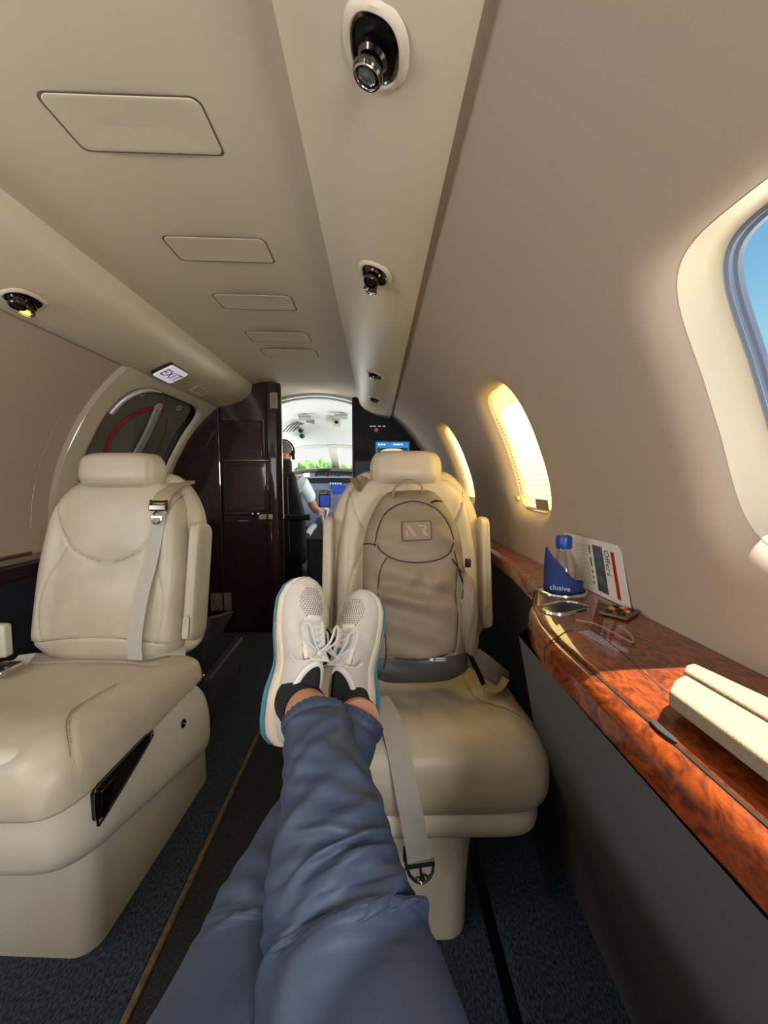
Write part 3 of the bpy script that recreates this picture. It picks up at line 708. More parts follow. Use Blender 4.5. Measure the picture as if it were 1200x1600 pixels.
SL_, bkL, cuL = make_seat('cabin_armchair', 'empty beige leather cabin seat on the left with belt over its shoulder', (-.772, .93, -.95), math.radians(-3),
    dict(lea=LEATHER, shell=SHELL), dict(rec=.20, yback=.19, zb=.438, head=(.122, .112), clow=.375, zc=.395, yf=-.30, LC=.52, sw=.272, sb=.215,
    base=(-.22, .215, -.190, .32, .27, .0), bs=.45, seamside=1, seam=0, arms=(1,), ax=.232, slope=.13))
# left seat fittings: recess handle and lock on the aisle side of the shroud
def Lw(x, y, z):     # left seat local to eye-relative
    a = math.radians(-3); return np.array((-.772 + x * math.cos(a) - y * math.sin(a), .93 + x * math.sin(a) + y * math.cos(a), z - .95))
hx = .268
pl = [(-.005, .012), (.010, .022), (.150, .024), (.160, .018), (.152, .006), (.014, -.046), (-.004, -.040)]
Mh = frame((hx - .004, -.225, .372), (0, 1, .0), (0, 0, 1), (1, 0, 0))
obj('recline_handle', prism(pl, Mh, .012), BLACK, SL_, local=True, bevel=.003, label='glossy black recline handle recess')
obj('handle_trim', tube([Mh[:3, :3] @ np.array((p[0], p[1], .012)) + Mh[:3, 3] for p in pl], .0022, 6, True, smooth=3), DCHROME, SL_, local=True, label='dark chrome surround')
obj('handle_grip', prism([(.0, -.034), (.016, -.040), (.040, .014), (.004, .012)], Mh @ frame((0, 0, .011), (1, 0, 0), (0, 1, 0), (0, 0, 1)), .006), DCHROME, SL_, local=True, bevel=.002)
obj('side_lock', lathe([(0, 0), (.011, 0), (.011, .004), (.008, .006), (.008, .003), (0, .003)], frame((hx - .002, .075, .325), (0, 1, 0), (0, 0, 1), (1, 0, 0)), 20), DCHROME, SL_, local=True, label='small round dark lock')
# shoulder belt of the left seat
bq = [bkL.p(.155, .985, -.02) + np.array((0, .04, .012)), bkL.p(.155, .97, .012), bkL.p(.150, .90, .008), bkL.p(.145, .84, .006)]
obj('belt_keeper', ribbon(bq, (1, 0, 0), .050, .010), mat('keeper_leather', (158, 142, 116), .6), SL_, local=True, label='stitched leather belt keeper loop', bevel=.002)
bq = [bkL.p(.146, .84, .010), bkL.p(.142, .72, .008), bkL.p(.135, .55, .012), bkL.p(.122, .35, .012), bkL.p(.112, .15, .012), bkL.p(.108, .03, .020)]
obj('shoulder_belt', ribbon(bq, (1, 0, 0), .040, .002), BELT, SL_, local=True, label='grey webbing belt hanging down the backrest')
bc_ = bkL.p(.146, .80, .014)
Mb = frame(bc_, (1, 0, 0), bkL.V, bkL.N)
obj('belt_adjuster', join(xf(box((0, .016, 0), (.050, .018, .014)), Mb), xf(box((0, .034, -.002), (.036, .006, .010)), Mb), xf(box((-.022, .026, 0), (.006, .026, .010)), Mb), xf(box((.022, .026, 0), (.006, .026, .010)), Mb)), DCHROME, SL_, local=True, bevel=.003)
hook = [(.0, .006), (.010, -.004), (.012, -.018), (.004, -.028), (-.006, -.028), (-.013, -.018), (-.011, -.004)]
obj('belt_hook', xf(tube([(x, y, .002) for x, y in hook], .0028, 6, True), Mb), CHROME, SL_, local=True)
obj('belt_hook', xf(box((0, -.010, .002), (.030, .004, .004)), Mb), CHROME, SL_, local=True)
tl2 = [cuL.p(.10, .93, .004) , cuL.p(.13, .90, .010), cuL.p(.17, .905, .014), cuL.p(.20, .93, .010), cuL.p(.215, .95, .012)]
obj('lap_belt', ribbon(tl2, (0, 1, .3), .030, .002), BELT, SL_, local=True)
# lap buckle on the cushion
tb = [cuL.p(-.175, .80, .020), cuL.p(-.170, .76, .012), cuL.p(-.165, .73, .006)]
obj('belt_tongue_webbing', ribbon(tb, (1, 0, 0), .042, .002), BELT, SL_, local=True, label='short grey webbing tab')
kc = cuL.p(-.168, .66, .006)
kM = frame(kc, (1, 0, 0), unit((0, 1, .02)), (0, 0, 1))
kb = obj('buckle', prism([(-.026, -.032), (.026, -.032), (.031, .022), (.024, .030), (-.022, .030), (-.028, .016)], kM, .014), CHROME, SL_, local=True, bevel=.004, label='polished metal lift-latch buckle')
obj('buckle_latch', prism(rring(.038, .030, .006), kM @ frame((0, .004, .0125), (1, 0, 0), (0, 1, 0), (0, 0, 1)), .004), DCHROME, kb, local=True, bevel=.001)
# white edge of left seat's outboard arm
obj('inboard_arm_flap', box((-.335, .17, .50), (.11, .03, .095)), SHELL_W, SL_, local=True, bevel=.008)
# belt hook loop at the shoulder of the right seat
p0 = bkR.p(-.150, .93, .004); 
obj('belt_keeper', ribbon([p0 + np.array((-.015, .03, .03)), p0 + np.array((-.004, 0, .016)), p0 + np.array((.010, -.004, -.004)), p0 + np.array((.020, 0, .012)), p0 + np.array((.020, .012, .034))], unit((.6, .6, .3)), .026, .003), mat('keeper_leather2', (138, 116, 84), .6), SR, local=True, label='brown belt keeper loop at the shoulder')
# lap belt hanging over the front of the right cushion (world pixels give its run)
def Rl(p): return np.array(p) - np.array((.093, .95, -.95))
run = [WY(592, 1090, .86), WY(607, 1118, .80), WY(622, 1170, .745), WY(636, 1240, .705), WY(648, 1300, .69), WY(655, 1345, .685)]
run = [Rl(p) for p in run]
obj('lap_belt', ribbon(run, [(1, .1, 0)] * 6, .044, .0024), BELT, SR, local=True, label='grey webbing lap belt hanging over the cushion front')
bp_ = run[-1]
Mk = frame(bp_ + np.array((.001, -.002, -.006)), unit((1, 0, .14)), unit((-.14, 0, 1)), (0, -1, 0))
bow = [(-.024, 0), (-.022, -.016), (-.012, -.030), (.0, -.036), (.012, -.030), (.022, -.016), (.024, 0)]
obj('belt_bar_fitting', join(xf(tube([(x, y, 0) for x, y in bow], .0032, 8), Mk), xf(box((0, .002, 0), (.056, .010, .007)), Mk), xf(box((0, -.014, 0), (.005, .026, .005)), Mk), xf(tube([(-.014, -.028, 0), (0, -.018, 0), (.014, -.028, 0)], .0024, 6), Mk), xf(lathe([(0, -.002), (.006, -.002), (.006, .002), (0, .002)], frame((0, -.026, 0), (1, 0, 0), (0, 1, 0), (0, 0, 1)), 14), Mk)), CHROME, SR, local=True, label='chrome D-shaped belt fitting')
obj('belt_end_tab', box(run[-1] + np.array((-.026, .004, .010)), (.008, .006, .030)), BLACK, SR, local=True, bevel=.002)

# ================================================================ BACKPACK
BP = mat('taupe_nylon', (148, 130, 108), .62, bump=.35, bscale=60, vary=.10, vscale=9, det=5, spec=.35)
BPD = mat('taupe_nylon_dark', (104, 92, 80), .62, bump=.35, bscale=60, vary=.15, vscale=9, det=5)
BPL = mat('slate_nylon_base', (84, 82, 82), .6, bump=.35, bscale=70, vary=.1, vscale=9, det=5)
ZIP = mat('dark_zip', (48, 42, 38), .6)
pb = np.array((.108, .985, -.515))
pk = thing('backpack', 'grey-brown nylon backpack standing upright on the right seat', 'backpack', pb)
LP = .50; lean = .20
Vp = unit((-.035, math.sin(lean), math.cos(lean))); Up = unit((1, 0, .04)); Up = unit(Up - Vp * Up.dot(Vp)); Np = np.cross(Up, Vp); Np = Np if Np[1] < 0 else -Np
Up = unit(Up)
def wfp(t): return (.130 + .008 * np.exp(-((t - .35) / .3) ** 2) - .022 * smin(t, .66, 1.0)) * (1 - .60 * (1 - endround(t, .10, .26)))
PS1 = seglist([(-.092, .70), (-.080, .665), (-.045, .625), (.0, .610), (.045, .615), (.085, .645), (.102, .70)])   # lower edge of the lid pocket
PS2 = seglist([(-.100, .70), (-.088, .80), (-.060, .885), (0, .925), (.055, .89), (.092, .80), (.102, .72)])
PS3 = seglist([(-.105, .04), (-.082, .16), (-.084, .30), (-.095, .46), (-.088, .58), (-.070, .64)])
PS4 = seglist([(.108, .60), (.098, .45), (.098, .30), (.085, .17)])
PS5 = seglist([(-.082, .165), (0, .150), (.085, .172)])
def detp(x, t, a):
    X = x; Yv = t * LP
    d = [pdist(X, Yv, q * (1, LP)) for q in (PS1, PS2, PS3, PS4, PS5)]
    g = sum(-.004 * np.exp(-(q / .004) ** 2) for q in d)
    lid = .012 * np.exp(-((t - .77) / .10) ** 4) * np.exp(-(x / .085) ** 4)
    mid = .016 * np.exp(-((t - .38) / .24) ** 4) * np.exp(-(x / .08) ** 4)
    fold = .008 * np.sin(22 * x + 20 * t + 2.5 * np.sin(14 * t)) * np.exp(-((t - .42) / .16) ** 2) + .005 * np.sin(46 * x - 30 * t + 2 * np.sin(20 * x)) * np.exp(-((t - .52) / .08) ** 2) + .005 * np.sin(60 * x + 8 * t) * np.exp(-((t - .10) / .06) ** 2)
    return g + lid + mid + fold + .003 * np.sin(35 * x + 50 * t)
pp = Pillow(pb, Up, Vp, Np, LP, wfp, lambda t: .085 - .028 * smin(t, .55, 1.0) - .02 * (1 - smin(t, 0, .10)), .030, ps=3.2, pt=9, det=detp)
body = obj('pack_body', pp.mesh(130, 140), BP, pk, angle=80)
# split the material: slate base
body.data.materials.append(BPL)
zz = np.array([p.center[:] for p in body.data.polygons]) @ Vp; mi = (zz < .50 * .158).astype(int); body.data.polygons.foreach_set('material_index', mi.tolist())
for q, nm in ((PS1, 'zip_line'), (PS2, 'zip_line')): obj(nm, tube([pp.p(x, t, .0012) for x, t in q[::2]], .0018, 6, smooth=0), ZIP, pk)
for q in (PS3, PS4, PS5): obj('seam_cord', tube([pp.p(x, t, .0016) for x, t in q[::2]], .0013, 5, smooth=0), ZIP, pk)
# zip pulls
zp = pp.p(-.094, .705, .004)
obj('zip_pull', tube([zp, zp + np.array((-.003, -.004, -.012)), zp + np.array((.003, -.006, -.030)), zp + np.array((.002, -.004, -.046))], [.0015, .0015, .0015, .003], 6), mat('cord_grey', (150, 140, 124), .6), pk)
obj('zip_pull', tube([zp, zp + np.array((-.020, .006, .002)), zp + np.array((-.036, .014, .0))], .0014, 6), BLACK, pk)
zp = pp.p(.050, .915, .004)
obj('zip_pull', tube([zp, zp + np.array((.014, .004, .004)), zp + np.array((.030, .006, .002))], [.002, .003, .0015], 6), BLACK, pk)
obj('zip_pull', tube([pp.p(.092, .62, .004), pp.p(.106, .58, .006), pp.p(.118, .55, .004)], .0016, 6), BLACK, pk)
# grab handle
hp0 = pp.p(-.048, .955, .0); hp1 = pp.p(.030, .965, .0)
obj('grab_handle', ribbon([hp0, hp0 + np.array((.006, .0, .022)), (hp0 + hp1) / 2 + np.array((0, .006, .040)), hp1 + np.array((-.004, .0, .024)), hp1], [(0, 1, .1)] * 5, .020, .005), mat('tan_webbing', (158, 132, 102), .8, bump=.3, bscale=600), pk, bevel=.0015, label='tan webbing grab handle')
# patch
pM0 = pp.p(.006, .765, .003); pe = unit(pp.p(.03, .765) - pp.p(-.02, .765)); pv = unit(pp.p(.006, .80) - pp.p(.006, .73)); pv = unit(pv - pe * pv.dot(pe)); pn = np.cross(pe, pv)
pM = frame(pM0 + pn * .001, pe, pv, pn)
PT = mat('patch_tan', (150, 126, 104), .85, bump=.4, bscale=400); PTD = mat('patch_dark_edge', (92, 76, 64), .8)
pt_ = obj('patch', prism(rring(.073, .049, .003), pM, .0030), PTD, pk, label='rectangular tan patch with raised logo')
obj('patch_face', prism(rring(.068, .044, .003), pM, .0040), PT, pt_)
PTR = mat('patch_raised', (172, 148, 124), .8)
for sx0, wd in ((-.027, .011),):
    obj('logo_stroke', prism([(sx0, -.014), (sx0 + .0, .006), (sx0 + .006, -.001), (sx0 + .006, -.014)], pM, .0058), PTR, pt_)
obj('logo_stroke', prism([(-.026, .014), (-.017, .014), (.000, -.014), (-.010, -.014)], pM, .0058), PTR, pt_)
obj('logo_stroke', prism([(.001, .014), (.020, .014), (.025, .010), (.025, .002), (.021, -.001), (.028, -.014), (.019, -.014), (.012, -.001), (.012, .004), (.018, .004), (.018, .009), (.005, .009)], pM, .0058), PTR, pt_)
# small woven label
lM0 = pp.p(.040, .150, .004); lM = frame(lM0, pe, pv, pn)
lab = obj('woven_label', prism(rring(.044, .012, .001), lM, .002), BLACK, pk, label='tiny black woven label with white print')
obj('lettering', join(xf(box((-.014, 0, .0022), (.008, .006, .0004)), lM), *[xf(box((.006, y, .0022), (.022, .0014, .0004)), lM) for y in (-.002, .002)]), WHITE, lab, smooth=False)
# side pocket (right) with gathered top, compression straps, left wing
def blob(c, U_, V_, N_, a, b, d, mt, nm, e=2.4, lbl=None, wr=.003):
    rings = []
    for k in np.linspace(-1, 1, 22):
        r_ = math.sqrt(max(0, 1 - abs(k) ** 2.6)); rg = superring(np.array(c) + np.array(V_) * b * k, U_, N_, a * r_ + 1e-4, d * r_ + 1e-4, e, 30)
        rg = [p + np.array(N_) * wr * r_ * math.sin(j * 1.9 + k * 9) for j, p in enumerate(rg)]; rings.append(rg)
    return obj(nm, loft(rings), mt, pk, label=lbl, angle=80)
pr = pp.p(.112, .34, -.03)
blob(pr + np.array((.018, .0, 0)), Up, Vp, Np, .026, .110, .040, BP, 'side_pocket')
pr = pp.p(-.112, .28, -.035)
blob(pr + np.array((-.022, .0, 0)), Up, Vp, Np, .024, .080, .030, BPD, 'side_pocket')
for t_, L_ in ((.60, .022), (.42, .030)):
    q = pp.p(.118, t_, -.02); obj('compression_buckle', box(q + np.array((.022, -.004, 0)), (.014, .016, .022)), BLACK, pk, bevel=.003)
q = pp.p(-.118, .46, -.02); obj('compression_buckle', box(q + np.array((-.012, -.004, 0)), (.014, .014, .030)), BLACK, pk, bevel=.003)
obj('compression_cord', tube([pp.p(.10, .66, .006), pp.p(.11, .55, .010), pp.p(.118, .50, .010), pp.p(.112, .42, .012)], .0018, 6), BLACK, pk)
# hip belt wings spilling to the right over the cushion
sb = [pb + np.array(v) for v in ((.118, -.02, .085), (.150, -.045, .070), (.185, -.055, .045), (.215, -.045, .020))]
obj('hip_belt', ribbon(sb, [(0, .5, 1)] * 4, .050, .008), BPD, pk, bevel=.002)
obj('hip_belt_strap', ribbon([pb + np.array(v) for v in ((.205, -.06, .038), (.18, -.075, .022), (.145, -.08, .024))], [(0, 1, .5)] * 3, .024, .003), mat('tan_webbing', (158, 132, 102), .8), pk)
obj('hip_belt_strap', ribbon([pb + np.array(v) for v in ((.115, -.03, .10), (.135, -.06, .06), (.148, -.075, .03))], [(1, .3, 0)] * 3, .012, .002), BLACK, pk)

# ================================================================ PERSON: legs and shoes
TRO = mat('blue_grey_trousers', (62, 73, 95), .55, bump=.12, bscale=900, vary=.08, vscale=6, spec=.4)
per = thing('person', 'seated person seen from their own eyes: blue-grey trousers, crossed ankles, white running shoes', 'person', (0, .1, -.60))
def leg(path, rad, name, folds, cuff=None, n=96, m_=280, lab=None):
    P = smoothpath(path, 12); k = np.linspace(0, len(P) - 1, m_); P = np.array(P); idx = np.arange(len(P))
    P = np.column_stack([np.interp(k, idx, P[:, i]) for i in range(3)]); r_ = np.interp(np.linspace(0, 1, m_), np.linspace(0, 1, len(rad)), rad)
    r_ = np.convolve(np.pad(r_, 12, 'edge'), np.ones(25) / 25, 'valid')
    T, Uv = frames_along(list(P)); rings = []
    for i in range(m_):
        v = np.cross(T[i], Uv[i]); f = i / (m_ - 1); rg = []
        for j in range(n):
            a = 2 * math.pi * j / n; dr = 0
            for (f0, a0, wf_, wa, amp, sl) in folds:      # oblique ridge: centre f0,a0, widths, slope
                da = (a - a0 + math.pi) % (2 * math.pi) - math.pi; df = f - f0 - sl * da
                dr += amp * math.exp(-(df / wf_) ** 2 - (da / wa) ** 2)
            q = r_[i] + dr
            q += .0022 * math.sin(3 * a + 40 * f + 2.2 * math.sin(23 * f + a)) * math.sin(55 * f + 1.7 * math.sin(2 * a + 9 * f)) * min(1, 4 * max(0, f - .3))
            if cuff: q += .0013 * math.sin(j * 2 * math.pi / n * 30) * math.exp(-((f - 1) / .02) ** 2) - .004 * math.exp(-((f - .972) / .006) ** 2)
            rg.append(P[i] + Uv[i] * q * math.cos(a) * .94 + v * q * math.sin(a))
        rings.append(rg)
    if cuff:
        last = rings[-1]; c_ = P[-1]; rings.append([c_ + (p - c_) * .86 for p in last]); rings.append([c_ - T[-1] * .02 + (p - c_) * .80 for p in last])
    return obj(name, loft(rings), TRO, per, label=lab, angle=85)
kneeR = WY(552, 1560, .30)
ankR = WY(493, 1126, .575)
pathR = [np.array((.10, -.30, -.50)), np.array((.055, -.02, -.455)), kneeR + np.array((0, .0, -.02)), WY(528, 1400, .375), WY(515, 1260, .45), ankR]
A0 = math.pi / 2
folds = [(.43, 0.0, .030, 1.0, .010, .045), (.395, .1, .018, 1.1, -.008, .045), (.50, .75, .022, .55, .010, -.05), (.53, -.1, .020, .75, .009, .06), (.56, .5, .016, .6, .009, .05), (.585, -.2, .014, .7, .008, .055), (.61, .35, .013, .6, .008, .05), (.635, -.1, .012, .6, .007, .055), (.66, .4, .012, .6, .007, .05),
         (.685, -.15, .014, .6, .007, -.04), (.72, .35, .018, .7, .007, .05), (.77, -.3, .022, .7, .007, .06), (.82, .35, .02, .6, .006, -.05), (.87, -.1, .018, .8, .006, .04), (.92, .3, .014, .9, .006, .03), (.95, -.4, .012, .7, .005, -.03),
         (.35, -1.2, .06, .5, -.008, .05), (.52, -1.3, .06, .45, -.008, .1), (.32, .5, .04, .8, .008, .09), (.25, -.2, .05, 1.2, .006, .02), (.62, 1.2, .04, .4, -.006, .03)]
leg(pathR, [.098, .096, .088, .080, .070, .0555, .048], 'trouser_leg', folds, cuff=True, lab='right trouser leg lying on top, ribbed elastic cuff')
ankL = WY(560, 1125, .66)
pathL = [np.array((-.16, -.30, -.50)), np.array((-.17, .0, -.475)), WY(375, 1590, .335) + np.array((0, 0, -.02)), WY(430, 1430, .43), WY(492, 1270, .545), ankL]
foldsL = [(.40, .6, .03, .6, .009, .10), (.50, .2, .02, .7, .008, .08), (.60, .5, .02, .6, .008, .10), (.72, .3, .02, .6, .007, .05), (.82, 0, .02, .7, .006, .05)]
leg(pathL, [.098, .094, .086, .078, .066, .052, .046], 'trouser_leg', foldsL, cuff=True, lab='left trouser leg underneath, mostly in shade')
SKIN = mat('skin', (206, 146, 112), .5, spec=.4)
SOCK = mat('black_socks', (16, 16, 22), .9, bump=.3, bscale=800)
SHOEW = mat('shoe_mesh_white', (208, 200, 188), .8, bump=.35, bscale=500, vary=.14, vscale=22)
TOE = mat('shoe_toe_mesh', (198, 188, 172), .85, bump=.5, bscale=700, vary=.3, vscale=60, col2=(150, 138, 124))
MIDS = mat('midsole_foam', (216, 200, 176), .6, vary=.12, vscale=20)
OUTS = mat('blue_outsole', (52, 112, 134), .6)
LACE = mat('laces', (210, 206, 202), .8, bump=.4, bscale=900)
OVER = mat('shoe_overlay', (222, 216, 208), .55); ORG = mat('orange_accent', (206, 120, 70), .5); TEAL = mat('teal_accent', (50, 140, 165), .5)
def shoe(heel, toe, up, Ls, side, lab, shin, cut):
    """heel, toe: ends of the sole line; up: instep direction; side: +1 outer side at +w"""
    a = unit(np.array(toe) - np.array(heel)); up = unit(np.array(up) - a * np.dot(up, a)); wv = np.cross(up, a)
    M = frame(heel, a, wv, up) @ np.diag([Ls / .30] * 3 + [1])
    def wid(t): return float(np.interp(t, [0, .04, .12, .28, .45, .62, .75, .86, .94, .985, 1], [.018, .030, .037, .0385, .037, .046, .0505, .047, .036, .020, .006]))
    def cen(t): return side * float(np.interp(t, [0, .3, .5, .75, 1], [0, 0, .004, .001, -.010]))
    ts = np.concatenate((np.linspace(0, .1, 7), np.linspace(.13, .88, 26), np.linspace(.9, 1, 9)))
    def mid_h(t): return float(np.interp(t, [0, .3, .7, 1], [.042, .036, .028, .020]))
    def toe_up(t): return float(np.interp(t, [0, .05, .65, .85, 1], [.010, 0, 0, .008, .026]))
    def sec(t, z0, z1, g0, g1, e=3.2, n=32):
        c = cen(t); w0 = wid(t); out = []
        for j in range(n):
            an = 2 * math.pi * j / n; cs, sn = math.cos(an), math.sin(an); k = (1 - sn) / 2
            ww = w0 + g0 * k + g1 * (1 - k); zz = (z0 + z1) / 2 + (z1 - z0) / 2 * math.copysign(abs(sn) ** (2 / e), sn)
            out.append((t * .30, c + ww * math.copysign(abs(cs) ** (2 / e), cs), zz + toe_up(t)))
        return out
    def extend(r, t): return r
    fl = lambda t: .008 * (1 - smin(np.array(t), .2, .5)) + .004
    ms = obj('midsole', xf(loft([sec(t, .004, mid_h(t), float(fl(t)) + .004, .001) for t in ts]), M), MIDS, per, label='cream foam midsole of the ' + lab)
    obj('outsole', xf(loft([sec(t, -.001, .0055, float(fl(t)) + .0028, float(fl(t)) + .0034) for t in ts]), M), OUTS, ms)
    for q in (0, 1):                                  # sculpted flowing grooves along the foam
        for s_ in (-1, 1):
            obj('foam_groove', xf(tube([(t * .30, cen(t) + s_ * (wid(t) + .006 - .0035 * q) , .013 + .010 * q + toe_up(t) + .004 * math.sin(6 * t)) for t in np.linspace(.03 + .1 * q, .70, 14)], .0009, 5, smooth=0), M), mat('groove_tan', (176, 156, 130), .7), ms)
    # upper
    def uh(t): return float(np.interp(t, [0, .06, .20, .36, .45, .55, .68, .80, .90, .97, 1], [.060, .078, .080, .086, .088, .080, .066, .055, .046, .034, .024]))
    def usec(t, n=40):
        c = cen(t); w0 = wid(t) - .002; zb, zt = mid_h(t) - .006, mid_h(t) + uh(t) - .020; out = []
        for j in range(n):
            an = 2 * math.pi * j / n; cs, sn = math.cos(an), math.sin(an)
            narrow = 1 - .34 * max(0, sn) ** 1.4 * (1 - .45 * float(smin(np.array(t), .75, 1)))
            z = zb if sn < 0 else zb + (zt - zb) * sn ** .85
            if .05 < t < .46: z -= .018 * max(0, sn) ** 3 * math.sin((t - .05) / .41 * math.pi)
            out.append((t * .30, c + w0 * math.copysign(abs(cs) ** .8, cs) * narrow, z + toe_up(t)))
        return out
    upo = obj('shoe_upper', xf(loft([usec(t) for t in ts]), M), SHOEW, per, label='worn off-white mesh upper of the ' + lab, angle=85)
    def top(t, y, off=0):                              # point on the upper's back at station t, lateral fraction y in -1..1
        s_ = usec(t, 480); best = min(s_[:241], key=lambda p: abs((p[1] - cen(t)) / (wid(t) * .8) - y) + (0 if p[2] > mid_h(t) + toe_up(t) + .004 else 9)); 
        return np.array((best[0], best[1], best[2] + off))
    # perforations of the toe mesh
    dots = []
    for i in range(13):
        for j in range(11):
            t_ = .740 + .0145 * i; y_ = (-.6 + .12 * j) + (.06 if i % 2 else 0)
            if abs(y_) < .62 * (1 - ((t_ - .825) / .115) ** 4): dots.append(box(top(t_, y_, .0004), (.0026, .0013, .0010)))
    if dots: obj('mesh_perforation', xf(join(*dots), M), mat('perforation', (96, 84, 72), .9), upo)['kind'] = 'stuff'
    # lace stays + tongue
    for s_ in (-1, 1):
        obj('eyestay', xf(ribbon([top(t_, s_ * (.50 if t_ < .68 else .34), .0018) for t_ in (.48, .54, .60, .66, .72)], [(0, 1, s_ * -.6)] * 5, .013, .003), M), OVER, upo, bevel=.001)
    obj('eyestay', xf(ribbon([top(.725, y_, .0018) for y_ in (-.34, -.15, .15, .34)], [(1, 0, 0)] * 4, .010, .003), M), OVER, upo, bevel=.001)
    obj('tongue', xf(ribbon([top(t_, 0, .0012 + .014 * max(0, (.52 - t_)) / .06) for t_ in (.71, .65, .59, .52, .47)], [(0, 1, 0)] * 5, .036, .004), M), OVER, upo, bevel=.0015)
    obj('teal_stitch', xf(box(top(.56, .10, .006), (.010, .006, .001)), M), TEAL, upo)
    yy = [.52, .555, .59, .63, .67, .705]
    for i in range(5):
        for s_ in (-1, 1):
            p0_, p1_ = top(yy[i], s_ * .46, .0040), top(yy[i + 1], -s_ * (.40 if i < 4 else .3), .0040); pm = (p0_ + p1_) / 2 + np.array((0, 0, .0045 + .001 * s_))
            obj('lace', xf(tube([p0_, pm, p1_], .0021, 6, smooth=5, flat=1.0), M), LACE, upo)
    b0 = top(.515, 0, .011)
    for s_ in (-1, 1):
        obj('lace_bow', xf(tube([b0, b0 + np.array((.020, s_ * .016, .006)), b0 + np.array((.044, s_ * .024, .004)), b0 + np.array((.048, s_ * .034, -.002)), b0 + np.array((.022, s_ * .030, .002)), b0 + np.array((.004, s_ * .008, .003))], .0023, 6, smooth=6), M), LACE, upo)
        obj('lace_end', xf(tube([b0, b0 + np.array((-.012, s_ * .016, .002)), b0 + np.array((-.016, s_ * .036, -.012)), b0 + np.array((-.006, s_ * .046, -.022))], .0020, 6, smooth=6), M), LACE, upo)
    obj('lace_knot', xf(lathe([(0, -.004), (.005, -.002), (.006, .002), (0, .006)], frame(b0, (1, 0, 0), (0, 1, 0), (0, 0, 1)), 10), M), LACE, upo)
    for s_ in (-1, 1):
        pz = top(.52, s_ * .66, .001); obj('orange_accent', xf(tube([top(.47, s_ * .60, .001), top(.50, s_ * .68, .001), top(.53, s_ * .60, .001), top(.56, s_ * .66, .001)], .0014, 5), M), ORG, upo)
    # padded collar
    cl_ = []
    for k in range(18):
        an = 2 * math.pi * k / 18; t_ = .255 + .200 * math.cos(an); cl_.append(top(t_, .80 * math.sin(an), -.001))
    obj('collar', xf(tube(cl_, .0065, 8, True, 2), M), OVER, upo)
    # sock filling the opening, rising towards the shin
    ringc = np.array(smoothpath(cl_, 3, True)); cen_ = ringc.mean(0)
    obj('sock_front', xf(loft([cen_ + (ringc - cen_) * f_ + np.array((0, 0, h_)) for f_, h_ in ((1, -.004), (.96, .003), (.85, .009), (.6, .016), (.3, .020), (.05, .021))]), M), SOCK, per, label='black sock showing above the ' + lab)
    # sock and shin
    A_ = (M @ np.array((.074, cen(.2), .040, 1)))[:3]; B_ = np.array(shin)
    d_ = unit(B_ - A_); u_ = unit(np.cross(d_, wv)); v_ = np.cross(d_, u_)
    Ln = np.linalg.norm(B_ - A_)
    radii = lambda f: float(np.interp(f, [0, .35, .6, 1], [.037, .034, .033, .038]))
    mk = lambda f0, f1, g: loft([superring(A_ + d_ * Ln * f, u_, v_, (radii(f) + g) * 1.08, radii(f) + g, 2.1, 32) for f in np.linspace(f0, f1, 10)])
    obj('ankle', mk(0, 1, 0), SKIN, per, angle=85)
    obj('sock', mk(0, cut, .0022), SOCK, per, angle=85, label='black ankle sock in the ' + lab)
    return M

shoe(WY(443, 1160, .665), WY(470, 940, .775), (.42, -.88, -.25), .285, -1, 'shoe on the left of the photo', ankR + np.array((0, -.01, 0)), .52)
shoe(WY(553, 1160, .725), WY(567, 972, .825), (-.30, -.90, -.30), .285, 1, 'shoe on the right of the photo', ankL + np.array((0, -.01, 0)), .80)

